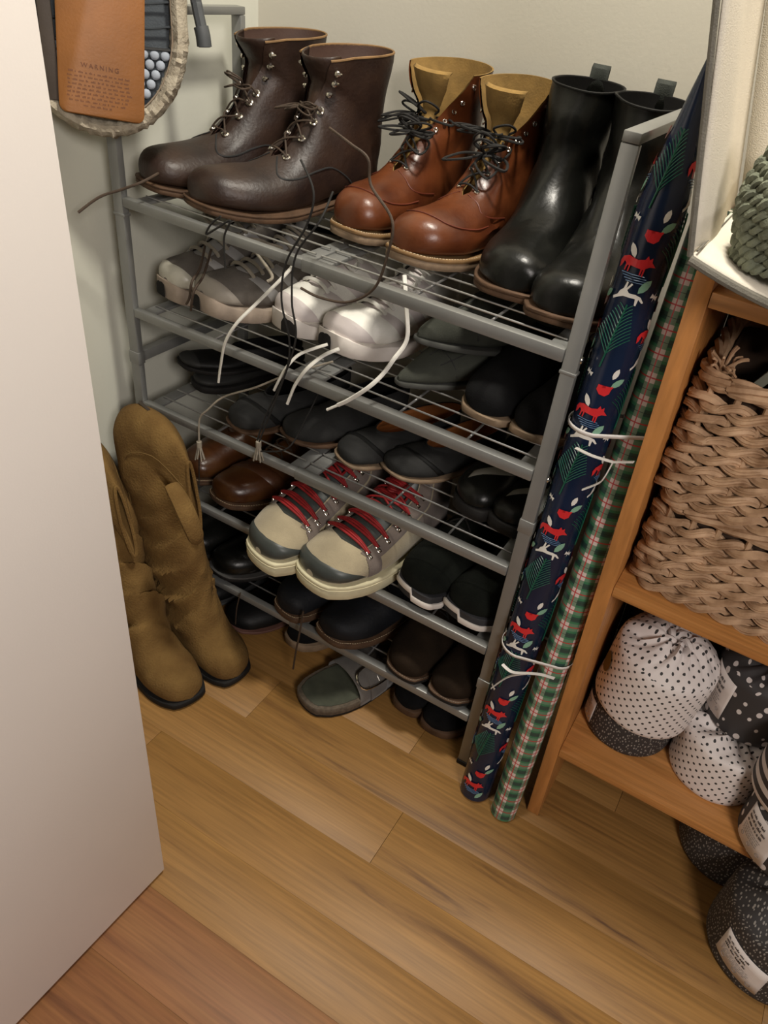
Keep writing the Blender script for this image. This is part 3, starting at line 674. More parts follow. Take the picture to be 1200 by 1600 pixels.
def hiker(key, label, toe, rot, side, seed):
    s = Shoe('hiking_sneaker', label, 'sneaker', toe, topz(4), R_(rot), .33, HIKE, side, None, sole=.030, spring=.004, seed=seed, crease=.001, ws=1.0)
    gap = lambda u: .62
    s.upper(beige_su, .36, gap, lining=rub_grey, inner_from=.36)
    s.soles(cream_so, cream_so, .005, welt=.008)
    s.slab('foxing_line', cream_so, .0215, .0235, .0068)
    t = s.tongue(rub_grey, .34, .72, .012); t['label'] = 'dark grey padded tongue'
    s.patch('toe_guard', rub_grey, 0, lambda a: .17 + .17 * max(0, min(1, (abs(a) - .2) / 1.5)) ** 1.3, -1.75, 1.75, .002, 8, 34, 'grey rubber toe guard')
    for sg in (1, -1):
        s.patch('lace_panel', taupe_su, lambda a: .355 + .04 * (abs(a) - .7), lambda a: .98, *(sorted((sg * .66, sg * 1.15))), .0018, 18, 8, 'taupe suede lace panel')
        s.patch('side_strip', taupe_su, lambda a: .36 - .02 * (abs(a) - .9), lambda a: .42 - .02 * (abs(a) - .9), *(sorted((sg * .9, sg * 2.0))), .0016, 5, 14)
        s.patch('heel_panel', taupe_su, lambda a: .62, lambda a: .98, *(sorted((sg * 1.2, sg * 2.9))), .0014, 10, 14)
    us = [.375, .42, .47, .53, .60, .68, .77]
    ey = []
    for i, u in enumerate(us):
        pr_ = []
        for sg in (1, -1):
            a = sg * .78; p = s.P(u, a, .002); n_ = (s.P(u, a, .01) - p).normalized()
            b = (s.P(u, sg * .98, .002) - p).normalized(); mx = Matrix((b, n_.cross(b), n_)).transposed().to_4x4(); mx.translation = p
            bm = bmesh.new(); box(bm, (-.003, -.0042, 0), (.003, .0042, .0052), .0008, mx)
            o = s.part('lace_bracket', bm, steel_m)
            bm = bmesh.new(); box(bm, (.004, -.0035, -.001), (.0125, .0035, .0012), .0006, mx)
            bmesh.ops.create_uvsphere(bm, u_segments=10, v_segments=6, radius=.0026, matrix=mx @ Matrix.Translation((.0085, 0, .0012)))
            s.part('bracket_plate', bm, steel_m, parent=o)
            pr_.append((p + n_ * .0025, n_))
        ey.append(pr_)
    bm = bmesh.new()
    for i, ((p, n1), (q, n2)) in enumerate(ey):
        for k in (-.011, 0, .011):
            tube(bm, catmull([s.P(us[i] + k * (1 - abs(t) * .8), -.80 * t, .0055 + .004 * (1 - t * t) + .002 * (k == 0)) for t in (-1, -.6, -.2, .2, .6, 1)], 4), .0023, 7)
        if 2 < i < 6:
            for sg in (1, -1): tube(bm, catmull([s.P(us[i] + (us[i + 1] - us[i]) * (t + 1) / 2, .80 * t * sg, .009 + .004 * (1 - t * t)) for t in (-1, -.5, 0, .5, 1)], 4), .0022, 7)
    s.part('laces', bm, lace_red, 'red round laces')
    s.knot((ey[5][0][0] + ey[5][1][0]) / 2 + Vector((0, -.008, .008)), lace_red, .0022, .045, seed, n=4)
    SH[key] = s
hiker('M1', 'left beige suede sneaker with red laces and cream sole, beside cognac shoes', (-.465, -.078), -16, -1, 2)
hiker('M2', 'right beige suede sneaker with red laces, overhanging the rail beside black runners', (-.325, -.078), -14, 1, 3)

def knit_runner(key, label, toe, rot, side, seed):
    s = Shoe('knit_running_shoe', label, 'shoe', toe, topz(4), R_(rot), .31, SNEAK, side, None, sole=.026, spring=.014, seed=seed, crease=.0008, ws=1.04, hs=.95)
    s.upper(knitblk, inner_from=.46)
    s.slab('tread', mat('charcoal_rubber', (.022, .022, .025), .7), 0, .027, .004)
    bm = bmesh.new(); ol = s.outline(.0078, 200)
    wv = [1.3 * math.tanh(2.6 * math.sin(-y / s.L * 17 + (.6 if x > 0 else 2.4))) for x, y in ol]
    rows = [[bm.verts.new(s.dfm(Vector((x * k_, y * (k_ * .3 + .7) - (1 - k_) * s.L * .12, .014 + .0062 * w_ + dz)))) for (x, y), w_ in zip(ol, wv)] for k_, dz in ((.95, -.0048), (.99, -.005), (1, -.0035), (1, .0045), (.985, .0065), (.94, .0068))]
    grid_faces(bm, rows, True); s.part('wavy_midsole', bm, white_so, 'white wavy midsole band')
    s.tongue(knitblk, .50, .5, .006, off=.002)
    ey = [[(s.P(u, sg * .5, .002), (s.P(u, sg * .5, .01) - s.P(u, sg * .5, .002)).normalized(), u, sg * .5) for sg in (1, -1)] for u in (.52, .60, .68, .76, .84)]
    s.lace(ey, lace_blk, .0018, arch=.004)
    SH[key] = s
knit_runner('N1', 'left black knit running shoe with wavy white sole, right of the beige sneakers', (-.188, .008), -14, -1, 2)
knit_runner('N2', 'right black knit running shoe with wavy white sole, against the right post', (-.062, .006), -10, 1, 3)
# fifth shelf
low('O1', 'left black polished leather shoe, left end of the lowest shelf', (-.735, .020), topz(5), -14, -1, .31, DRESS, up=black_m, soleM=sole_dark, weltM=sole_dark, lace=lace_blk, seed=4, name='leather_shoe')
low('O2', 'right black polished leather shoe with worn welt, under the beige sneakers', (-.612, -.005), topz(5), -12, 1, .31, DRESS, up=black_m, soleM=sole_dark, weltM=mat('worn_black_welt', (.05, .048, .045), .6), lace=lace_blk, seed=5, name='leather_shoe')
low('P1', 'left navy derby shoe with stitched brown welt, lowest shelf', (-.455, -.012), topz(5), -14, -1, .31, DRESS, up=navy_m, soleM=sole_brown, weltM=sole_brown, stitch=stitch_m, lace=lace_blk, seed=6, name='derby_shoe', heel=.0, sole=.016)
low('P2', 'right navy derby shoe with stitched brown welt, above the buckled sandal', (-.318, -.022), topz(5), -14, 1, .31, DRESS, up=navy_m, soleM=sole_brown, weltM=sole_brown, stitch=stitch_m, lace=lace_blk, seed=7, name='derby_shoe', sole=.016, ws=1.05)
low('Q1', 'left dark brown suede shoe with stitched sole, lowest shelf', (-.178, -.012), topz(5), -8, -1, .31, DRESS, up=bsuede_m, soleM=sole_dark, weltM=sole_brown, stitch=stitchd_m, lace=lace_blk, seed=8, name='suede_shoe')
low('Q2', 'right dark brown suede shoe next to the right post, lowest shelf', (-.055, -.016), topz(5), -4, 1, .31, DRESS, up=bsuede_m, soleM=sole_dark, weltM=sole_brown, stitch=stitchd_m, lace=lace_blk, seed=9, name='suede_shoe', ws=.95)
# on the floor under the rack
low('R1', 'black shoe with reddish piping on the floor behind the camel boots', (-.585, .002), .001, -14, 1, .30, LOW, up=blackd_m, soleM=mat('red_brown_edge', (.13, .06, .045), .6), seed=3, sole=.007, lace=None)
low('R0', 'black shoe on the floor at the far left under the rack', (-.725, .03), .001, -14, -1, .30, LOW, up=blackd_m, soleM=mat('grey_edge', (.08, .08, .08), .6), seed=5, sole=.007)
low('S1', 'black canvas shoe with tan rubber rim, on the floor left of the sandal', (-.440, .035), .001, -10, 1, .29, LOW, up=dsuede_m, soleM=sole_edge, seed=4, sole=.020, ws=.85)
low('U1', 'left backless black slipper with brown sole on the floor under the rack', (-.172, .028), .001, -6, -1, .28, LOW, up=dsuede_m, soleM=sole_brown, seed=5, sole=.018, ws=.9, hs=.75)
low('U2', 'right backless black slipper with brown sole, on the floor by the right post', (-.068, .015), .001, 0, 1, .28, LOW, up=dsuede_m, soleM=sole_brown, seed=6, sole=.018, ws=.98, hs=.75)

# buckled sandal
s = Shoe('buckle_sandal', 'grey wide-strap sandal with metal buckle on the floor in front', 'sandal', (-.325, -.078), .001, R_(-20), .29, LOW, 1, None, sole=.022, spring=.002, ws=1.08)
s.slab('outsole', sole_dark, 0, .006, .003); s.slab('cork_footbed', mat('brown_cork', (.11, .085, .06), .85, .3, 120, .5, 500), .0062, .026, .0035)
s.slab('footbed_lining', mat('olive_footbed', (.055, .06, .04), .85, .2, 40), .0262, .0285, -.005)
def strap(y0, y1, h, m, name, parent=None, half=(-1, 1), off=0.0, label=None):
    bm = bmesh.new(); rows = []
    for i in range(7):
        y = (y0 + (y1 - y0) * i / 6); row = []
        w0 = s.outw(y) * s.L * s.ws + .005 + off
        for k in range(21):
            t = half[0] + (half[1] - half[0]) * k / 20; a = t * PI / 2 * 1.02
            row.append(bm.verts.new(s.dfm(Vector((w0 * math.sin(a), y * s.L, .010 + (h + .015 * i / 6 + off) * max(0, math.cos(a)) ** .7)))))
        rows.append(row)
    grid_faces(bm, rows); o = s.part(name, bm, m, label, parent); md = o.modifiers.new('t', 'SOLIDIFY'); md.thickness = .0025; return o
st = strap(-.68, -.34, .056, mat('grey_nubuck_strap', (.115, .105, .095), .9, .2, 30, .4, 400, sheen=.2), 'strap')
strap(-.59, -.43, .056, mat('grey_nubuck_strap', (.115, .105, .095), .9), 'strap_tail', half=(.05, .97), off=.0035)
bm = bmesh.new()
cpt = []
for (yy, tt) in ((-.64, .26), (-.38, .26), (-.38, .66), (-.64, .66)):
    a = tt * PI / 2; w0 = s.outw(yy) * s.L * s.ws + .011; cpt.append(s.dfm(Vector((w0 * math.sin(a), yy * s.L, .010 + .069 * math.cos(a) ** .7))))
tube(bm, catmull(cpt, 5, True), .0024, 6, True); tube(bm, [(cpt[0] + cpt[1]) / 2, (cpt[2] + cpt[3]) / 2], .0014, 6)
s.part('buckle', bm, steel_m, 'silver frame buckle')
SH['T'] = s
# ---- tall camel suede boots slumped in front of the rack
TALL = [(-1.0, .045, -1.0, .0, .022, .4), (-.992, .11, -.985, 0, .085, .35), (-.965, .16, -.955, 0, .13, .33), (-.92, .20, -.90, 0, .160, .33),
        (-.84, .25, -.79, 0, .185, .33), (-.76, .32, -.65, 0, .185, .33), (-.72, .43, -.50, 0, .178, .35), (-.69, .57, -.35, 0, .172, .38),
        (-.67, .72, -.20, 0, .170, .42), (-.64, .86, -.09, 0.01, .170, .46), (-.61, .98, -.03, .12, .17, .5), (-.595, 1.09, -.01, .35, .175, .5),
        (-.58, 1.21, -.01, .70, .19, .5), (-.56, 1.33, .0, 1.05, .20, .5), (-.545, 1.43, .03, 1.40, .20, .5), (-.51, 1.50, .08, 1.68, .18, .5), (-.52, 1.49, -.05, 1.86, .15, .5), (-.57, 1.40, -.36, 1.90, .11, .5), (-.62, 1.26, -.52, 1.83, .07, .5), (-.67, 1.14, -.63, 1.70, .032, .5)]
def tall_boot(key, label, toe, rot, side, seed, lean, sc):
    tab = [(a + lean * b, b * sc if b > .3 else b, c + lean * d, d * sc, e, f) for a, b, c, d, e, f in TALL]
    s = Shoe('tall_boot', label, 'boot', toe, .001, R_(rot), .28, tab, side, None, sole=.014, heel=.0, spring=.004, seed=seed, crease=.011, curve=.03, ws=1.0, cc=.50, cw=3.2)
    s.upper(tanboot_m, NU=90, NA=48, inner_from=.86, lining=tanboot_m, th=.003)
    s.soles(sole_dark, None, .0035)
    s.seam('side_seam', mat('camel_seam', (.14, .08, .02), .9), [(.97, 1.7), (.88, 1.65), (.78, 1.7), (.68, 1.8), (.6, 2.0), (.52, 2.3)], .0011)
    s.seam('side_seam', mat('camel_seam', (.14, .08, .02), .9), [(.97, -1.7), (.88, -1.65), (.78, -1.7), (.68, -1.8), (.6, -2.0), (.52, -2.3)], .0011)
    bm = bmesh.new(); tube(bm, [s.P(1.0, 2 * PI * k / 44, -.0005) for k in range(44)], .0035, 7, True); s.part('folded_rim', bm, tanboot_m)
    bm = bmesh.new(); tube(bm, catmull([s.P(.80, PI - .3, .001), s.P(.84, PI - .5, .004), s.P(.86, PI - .2, .004), s.P(.88, PI, .001)], 5), .003, 6); s.part('pull_loop', bm, plumm)
    SH[key] = s
tall_boot('V2', 'tall camel suede boot with slumped folded shaft, nearer the shoe rack', (-.488, -.088), 82, 1, 3, .06, 1.0)
sh = SH['V2']; bm = bmesh.new()
tube(bm, catmull([at(268, 758, y=-.140), at(283, 785, y=-.150), at(298, 818, y=-.152), at(310, 848, y=-.148)], 5), lambda t: .013 + .004 * math.sin(t * 3) - .006 * max(0, t - .9) * 10, 10, flat=.6)
bmesh.ops.transform(bm, matrix=(Matrix.Translation(sh.root.location) @ sh.root.rotation_euler.to_matrix().to_4x4()).inverted(), verts=bm.verts[:]); link('folded_cuff', bm, tanboot_m, sh.root)
tall_boot('V1', 'tall camel suede boot nearest the door, half hidden behind it', (-.530, -.205), 74, -1, 5, .20, .88)

# ------------------------------------------------------------ loose lace ends and tassels hanging over the rails
def st_px(key, name, spec, m, r, label=None, **kw):
    strand(name, [at(a, b, y=c) for a, b, c in spec], m, r, label, parent=SH[key].root, **kw)
st_px('A1', 'lace_end', [(262, 262, .05), (225, 283, -.01), (190, 296, -.035), (155, 308, -.06), (122, 332, -.09)], lace_brn, .0022)
st_px('A2', 'lace_end', [(470, 250, .0), (490, 300, -.02), (480, 350, -.022), (447, 410, -.024), (440, 470, -.024), (452, 530, -.024), (447, 580, -.024), (415, 650, -.024), (402, 688, -.024)], lace_blk, .0016)
st_px('A2', 'lace_end', [(520, 300, .02), (500, 345, -.02), (462, 400, -.026), (456, 470, -.026), (462, 530, -.026), (440, 600, -.026), (405, 690, -.026)], lace_blk, .0016)
st_px('A2', 'lace_end', [(345, 338, -.016), (330, 350, -.018), (322, 366, -.018), (340, 356, -.018), (360, 345, -.018), (350, 372, -.018), (352, 420, -.018)], lace_blk, .0016)
st_px('A2', 'lace_end', [(515, 200, .02), (548, 225, .0), (575, 248, .0), (580, 290, .0), (613, 345, -.02), (605, 400, -.022), (585, 450, -.022), (545, 472, -.024), (500, 465, -.026), (470, 450, -.028)], lace_brn, .0020)
st_px('D1', 'lace_end', [(320, 385, .07), (312, 420, .02), (300, 440, -.012), (296, 465, -.012), (291, 475, -.012)], lace_brn, .0022)
st_px('D1', 'lace_end', [(330, 390, .07), (318, 430, .02), (303, 455, -.012), (298, 485, -.012)], lace_brn, .0022)
st_px('D2', 'lace_end', [(400, 395, .07), (425, 430, .03), (418, 440, .02)], lace_gry, .0026)
st_px('E1', 'lace_end', [(470, 400, .06), (445, 430, .03), (400, 475, .0), (370, 505, -.02), (352, 535, -.024), (345, 570, -.024), (343, 584, -.024)], lace_wht, .0034, tip=.018, flat=.6)
st_px('E2', 'lace_end', [(512, 538, .035), (490, 545, .02), (466, 555, .0), (447, 575, -.014), (437, 592, -.018), (433, 600, -.018)], lace_wht, .0038, tip=.016, flat=.6)
st_px('E2', 'lace_end', [(530, 545, .03), (505, 556, .01), (480, 576, -.012), (462, 600, -.016), (454, 618, -.018)], lace_wht, .0042, tip=.018, flat=.6)
st_px('E2', 'lace_end', [(632, 430, .07), (635, 480, .05), (636, 530, .045), (615, 562, .02), (598, 585, .0), (575, 606, -.018), (545, 625, -.024), (528, 633, -.026)], lace_wht, .0036, tip=.024, flat=.6)
st_px('I1', 'lace_end', [(520, 565, .05), (450, 585, .03), (400, 605, .01), (350, 620, .0), (325, 640, -.012), (312, 655, -.014), (311, 690, -.016)], lace_gry, .0018)
st_px('I1', 'lace_end', [(311, 715, -.016), (311, 770, -.016)], lace_blk, .001)
st_px('I2', 'lace_end', [(500, 610, .05), (480, 650, .02), (450, 700, -.012), (405, 705, -.014)], lace_blk, .0014)
def tassel(key, px, py, y):
    bm = bmesh.new(); c = at(px, py, y=y); sh = SH[key]
    tube(bm, [c, c - Vector((0, 0, .012))], .005, 8)
    for k in range(8):
        a = k * PI / 4; d = Vector((math.cos(a), math.sin(a) * .6, 0))
        tube(bm, catmull([c - Vector((0, 0, .010)) + d * .003, c - Vector((0, 0, .022)) + d * .006, c - Vector((0, 0, .036 + .003 * (k % 3))) + d * .011], 3), .0015, 5)
    inv = (Matrix.Translation(sh.root.location) @ sh.root.rotation_euler.to_matrix().to_4x4()).inverted(); bmesh.ops.transform(bm, matrix=inv, verts=bm.verts[:])
    link('tassel', bm, lace_gry, sh.root)
tassel('I1', 311, 690, -.016); tassel('I2', 404, 690, -.014)
st_px('P1', 'lace_end', [(474, 955, -.02), (468, 990, -.03), (462, 1020, -.032), (458, 1045, -.032)], lace_brn, .002)
st_px('O2', 'lace_end', [(376, 926, -.012), (370, 950, -.02), (368, 975, -.02)], lace_brn, .0014)

# ------------------------------------------------------------ bookcase (pine) at the right
BX, BY, BD = .151, -.023, .30
def lean(z): return -.035 * z
bk = thing('bookcase', 'orange pine open bookcase at the right edge with baskets and wrapped rolls', 'bookcase', (BX, BY, 0))
def bpart(name, bm, m):
    for v in bm.verts: v.co.x += lean(v.co.z)
    return link(name, bm, m, bk, True, 30)
bm = bmesh.new(); box(bm, (0, 0, 0), (.023, BD, 1.048), .001); bpart('side_panel', bm, pine_m)
bm = bmesh.new(); box(bm, (.80, 0, 0), (.823, BD, 1.048), .001); bpart('side_panel', bm, pine_m)
for z in (.203, .588, 1.03):
    bm = bmesh.new(); box(bm, (.0235, .001, z - .018), (.7995, BD, z), .001); bpart('shelf_board', bm, pineh_m)
bm = bmesh.new(); box(bm, (.0235, BD - .005, .19), (.7995, BD + .001, 1.0)); bpart('back_board', bm, mat('dark_back_board', (.05, .03, .018), .7))

# ------------------------------------------------------------ gift wrap rolls
def basis(a, b):
    z = (b - a).normalized(); toc = (CAM - (a + b) / 2); fy = (toc - z * z.dot(toc)).normalized(); x = fy.cross(z) * -1
    x = z.cross(fy) * -1
    return z, x, fy      # x: to the viewer's right, fy: towards the room
def cyl_map(a, b, r):
    z, x, fy = basis(a, b)
    def f(u, v, off=0.0):       # u arc length from the line facing the room, v along the roll
        t = u / r; return a + z * v + (x * math.sin(t) + fy * math.cos(t)) * (r + off)
    return f
def roll(name, label, a, b, r, m, cat='wrapping paper roll', taper=False, end_cone=False):
    a = Vector(a); b = Vector(b); ln = (b - a).length; root = thing(name, label, cat, a)
    f = cyl_map(Vector((0, 0, 0)) + (a - a), b - a, r)
    z, x, fy = basis(a, b)
    def g(u, v, off=0.0):
        t = -u / r; q = r * (1 - .90 * max(0, (v - ln + .17) / .17) ** 1.2) if taper else r
        return z * v + (x * math.sin(t) + fy * math.cos(t)) * (q + off)
    bm = bmesh.new(); uvl = bm.loops.layers.uv.new('uv'); NA = 40; NV = 24; rows = []; uvs = {}
    for j in range(NV + 1):
        v = ln * j / NV; row = []
        for k in range(NA + 1):
            u = -PI * r + 2 * PI * r * k / NA; p = g(u, v, -.0025 * (1 - (k / NA)) * (1 if k < NA else 0)); vv = bm.verts.new(p); uvs[vv] = (u, v); row.append(vv)
        rows.append(row)
    grid_faces(bm, rows)
    for f_ in bm.faces:
        for l in f_.loops: l[uvl].uv = uvs[l.vert]
    sheet = link('paper_sheet', bm, m, root, True, 60)
    bm = bmesh.new()
    for rr in (r - .004, r - .007): 
        rows = [[bm.verts.new((x * math.cos(t * PI / 12) + fy * math.sin(t * PI / 12)) * rr + z * v) for t in range(24)] for v in (.001, ln - (.18 if taper else .001))]
        grid_faces(bm, rows, True)
    for v in ((.0012,) if taper else (.0012, ln - .0012)):
        bm.faces.new([bm.verts.new((x * math.cos(t * PI / 12) + fy * math.sin(t * PI / 12)) * (r - .0015) + z * v) for t in range(24)])
    link('card_core', bm, cardm, root)
    return root, g, ln
def decal(bm, g, poly, u0, v0, off=.0006, s=1.0, rot=0.0):
    """flat print shape laid on the roll; poly in metres, cut in strips so it follows the curve"""
    c, sn = math.cos(rot), math.sin(rot)
    b2 = bmesh.new(); vv = [b2.verts.new((x * c * s - y * sn * s, x * sn * s + y * c * s, 0)) for x, y in poly]
    b2.faces.new(vv); bmesh.ops.triangulate(b2, faces=b2.faces[:])
    xs = [v.co.x for v in b2.verts]; q = math.floor(min(xs) / .004) * .004
    while q < max(xs):
        bmesh.ops.bisect_plane(b2, geom=b2.verts[:] + b2.edges[:] + b2.faces[:], plane_co=(q, 0, 0), plane_no=(1, 0, 0)); q += .004
    mp = {v: bm.verts.new(g(u0 + v.co.x, v0 + v.co.y, off)) for v in b2.verts}
    for f in b2.faces: bm.faces.new([mp[v] for v in f.verts])
    b2.free()
FOX = [(-.020, .002), (-.012, .006), (.000, .005), (.008, .008), (.010, .013), (.013, .009), (.016, .012), (.017, .007), (.023, .002), (.016, .001), (.012, -.002), (.012, -.012), (.0105, -.012), (.010, -.004), (.009, -.004), (.009, -.011), (.0075, -.011), (.007, -.004), (-.006, -.004), (-.0065, -.012), (-.008, -.012), (-.0082, -.005), (-.010, -.005), (-.011, -.012), (-.0125, -.012), (-.0125, -.004), (-.016, -.002), (-.018, -.008), (-.021, -.012), (-.023, -.004)]
BIRD = [(-.010, .008), (-.012, .000), (-.007, -.007), (.001, -.009), (.007, -.005), (.009, .002), (.013, .007), (.007, .006), (.004, .002), (.001, .004), (-.003, .000), (-.006, .003)]
RAB = [(-.016, -.008), (-.010, -.004), (-.008, .001), (-.004, .005), (-.002, .014), (.000, .013), (-.0005, .006), (.004, .013), (.006, .012), (.001, .004), (.004, .001), (.012, .001), (.019, -.001), (.024, -.007), (.022, -.008), (.017, -.004), (.016, -.012), (.014, -.012), (.013, -.004), (.005, -.004), (-.002, -.004), (-.008, -.007), (-.015, -.011)]
LEAF = [(0, -.009), (.003, -.005), (.004, 0), (.003, .005), (0, .009), (-.003, .005), (-.004, 0), (-.003, -.005)]
def star(n=6, R=.007, r=.0016): return [((R if i % 2 == 0 else r) * math.cos(PI * i / n), (R if i % 2 == 0 else r) * math.sin(PI * i / n)) for i in range(2 * n)]
def fern(bm, g, u0, v0, ln, wd, off, r):
    tube(bm, [g(u0 + t * ln * .12, v0 + ln * t, off) for t in [i / 10 for i in range(11)]], r, 4)
    for i in range(11):
        t = .22 + .76 * i / 11; w_ = wd * (1.25 - t)
        for sg in (1, -1):
            b_ = (u0 + t * ln * .12, v0 + ln * t)
            tube(bm, [g(b_[0] + sg * w_ * q, b_[1] + w_ * 1.1 * q * (1.3 - .4 * q), off) for q in (0, .35, .7, 1)], r * .5, 4)
# navy roll with woodland animals
na = Vector((.047, -.040, .002)); nb = at(1113, 78, y=.06)
nr, g, ln = roll('gift_wrap_roll', 'navy gift wrap roll printed with red foxes and white rabbits, leaning by the rack', na, nb, .031, navypaper, taper=True)
per = .196; rr = random.Random(2)
def dec(name, m, items, off=.0006):
    bm = bmesh.new()
    for poly, u0, v0, sc, ro in items: decal(bm, g, poly, u0, v0, off, sc, ro)
    return link(name, bm, m, nr, False)
for k in range(int(ln / per) + 1):
    v = .045 + per * k
    W = 2 * PI * .031
    for du, dv in ((-.008, 0), (.045, -.085), (-.062, -.09)):
        u = du; vv = v + dv
        if vv < .02 or vv > ln - .03: continue
        dec('fox_print', red_p, [(FOX, u, vv, 1.0, -.1)])
        if vv + .034 < ln: dec('bird_print', red_p, [(BIRD, u + .010, vv + .034, .9, .1)])
        dec('leaf_print', wht_p, [(LEAF, u - .008, vv + .014, 1, .5)], .0009); dec('leaf_print', lgr_p, [(LEAF, u + .018, vv - .024, 1.2, -.6)])
        if vv > .045: dec('rabbit_print', wht_p, [(RAB, u - .002, vv - .036, 1, 0)])
        bm = bmesh.new()
        for q in range(4): tube(bm, [g(u - .016 + .03 * t + .003 * q, vv - .013 - .0028 * q, .0005) for t in (0, .5, 1)], .0005, 4)
        link('water_print', bm, blu_p, nr)
        v2 = vv + .062
        if v2 + .07 < ln:
            bm = bmesh.new(); fern(bm, g, u - .006, v2 - .0, .085, .024, .0004, .0011); link('fern_print', bm, grn_p, nr)
            dec('leaf_print', wht_p, [(LEAF, u + .018, v2 - .004, .9, -.3)]); dec('snowflake_print', wht_p, [(star(), u - .018, v2 - .012, .9, .2)])
            dec('leaf_print', lgr_p, [(LEAF, u + .024, v2 - .016, 1.1, -.9)])
# plaid roll
m, nt, p = node_mat('plaid_gift_wrap')
uvn = N(nt, 'ShaderNodeUVMap'); uvn.uv_map = 'uv'; sx = N(nt, 'ShaderNodeSeparateXYZ'); nt.links.new(uvn.outputs[0], sx.inputs[0])
def band(src, per_, a, b, sh=0.0):
    d = N(nt, 'ShaderNodeMath', operation='MULTIPLY_ADD'); d.inputs[1].default_value = 1 / per_; d.inputs[2].default_value = sh + 50; nt.links.new(src, d.inputs[0])
    f = N(nt, 'ShaderNodeMath', operation='FRACT'); nt.links.new(d.outputs[0], f.inputs[0])
    g1 = N(nt, 'ShaderNodeMath', operation='GREATER_THAN'); g1.inputs[1].default_value = a; nt.links.new(f.outputs[0], g1.inputs[0])
    g2 = N(nt, 'ShaderNodeMath', operation='LESS_THAN'); g2.inputs[1].default_value = b; nt.links.new(f.outputs[0], g2.inputs[0])
    mm = N(nt, 'ShaderNodeMath', operation='MULTIPLY'); nt.links.new(g1.outputs[0], mm.inputs[0]); nt.links.new(g2.outputs[0], mm.inputs[1]); return mm.outputs[0]
def mixc(fac, a, b, k=1.0):
    mm = N(nt, 'ShaderNodeMix', data_type='RGBA'); mu = N(nt, 'ShaderNodeMath', operation='MULTIPLY'); mu.inputs[1].default_value = k; nt.links.new(fac, mu.inputs[0]); nt.links.new(mu.outputs[0], mm.inputs[0])
    if isinstance(a, tuple): mm.inputs[6].default_value = rgb(a)
    else: nt.links.new(a, mm.inputs[6])
    mm.inputs[7].default_value = rgb(b); return mm.outputs[2]
PP = .032
U, V = sx.outputs[0], sx.outputs[1]
c = mixc(band(U, PP, .0, .55), (.66, .56, .52), (.02, .17, .075), .85)
c = mixc(band(V, PP, .0, .55), c, (.02, .17, .075), .75)
mm_ = N(nt, 'ShaderNodeMath', operation='MULTIPLY'); nt.links.new(band(U, PP, .0, .55), mm_.inputs[0]); nt.links.new(band(V, PP, .12, .42), mm_.inputs[1])
c = mixc(mm_.outputs[0], c, (.022, .04, .045), .8)
c = mixc(band(U, PP, .73, .79), c, (.50, .02, .03), .9); c = mixc(band(V, PP, .74, .80), c, (.50, .02, .03), .9); c = mixc(band(V, PP, .25, .28), c, (.03, .03, .03), .8)
nt.links.new(c, p.inputs['Base Color']); p.inputs['Roughness'].default_value = .3
pa = Vector((.113, -.052, .002)); pb = at(1068, 470, y=.07)
pb = pa + (pb - pa).normalized() * 1.10
roll('gift_wrap_roll', 'green and white plaid gift wrap roll with red lines, leaning on the bookcase side', pa, pb, .0255, m)
# silver roll tucked behind
sa = Vector((.083, -.004, .002)); sb = at(1070, 440, y=.02)
sa = at(790, 1190, y=.01); sa.z = .002; sa.x = .088; sa.y = -.005
sb = at(1060, 440, y=.13); sb = sa + (sb - sa).normalized() * 1.04
roll('gift_wrap_roll', 'thin silver-grey gift wrap roll tucked between navy and plaid rolls', sa, sb, .009, silverp)
# ribbons tying the rolls together
def ribbon_band(v, label):
    t = (v - na.z) / (nb.z - na.z); c1 = na + (nb - na) * t; t2 = (v - pa.z) / (pb.z - pa.z); c2 = pa + (pb - pa) * t2
    r1, r2 = .0335, .0275; d = (c2 - c1); d.z = 0; ang = math.atan2(d.y, d.x); pts = []
    for k in range(13): a = ang + PI / 2 + PI * k / 12; pts.append(c1 + Vector((math.cos(a) * r1, math.sin(a) * r1, 0)))
    for k in range(13): a = ang - PI / 2 + PI * k / 12; pts.append(c2 + Vector((math.cos(a) * r2, math.sin(a) * r2, .006)))
    root = thing('ribbon', label, 'ribbon', c1)
    bm = bmesh.new(); P_ = [q - c1 for q in pts]; rows = []
    for q in P_ + P_[:1]: rows.append([bm.verts.new(q + Vector((0, 0, h_))) for h_ in (-.003, .003)])
    grid_faces(bm, rows); o = link('band', bm, ribbon_m, root); md = o.modifiers.new('t', 'SOLIDIFY'); md.thickness = .0008; md.offset = 0
    return root, c1
rb, c1 = ribbon_band(at(930, 716, y=-.06).z, 'white ribbon tied round the gift wrap rolls, upper one of two')
for pts in ([(958, 722, -.085), (945, 745, -.09), (935, 755, -.088), (910, 765, -.088)], [(958, 722, -.085), (925, 712, -.085), (900, 700, -.075)], [(958, 722, -.085), (990, 722, -.088)]):
    bm = bmesh.new(); tube(bm, [q - c1 for q in catmull([at(a, b, y=c_) for a, b, c_ in pts], 5)], .0032, 6, flat=.3); link('ribbon_tail', bm, ribbon_m, rb)
rb, c1 = ribbon_band(at(830, 1052, y=-.06).z, 'white ribbon tied round the gift wrap rolls near the bottom, lower one of two')
for pts in ([(825, 1052, -.085), (795, 1057, -.085), (768, 1075, -.08)], [(825, 1052, -.085), (845, 1054, -.085), (866, 1060, -.088)], [(825, 1052, -.085), (800, 1050, -.085), (785, 1038, -.08)]):
    bm = bmesh.new(); tube(bm, [q - c1 for q in catmull([at(a, b, y=c_) for a, b, c_ in pts], 5)], .0032, 6, flat=.3); link('ribbon_tail', bm, ribbon_m, rb)

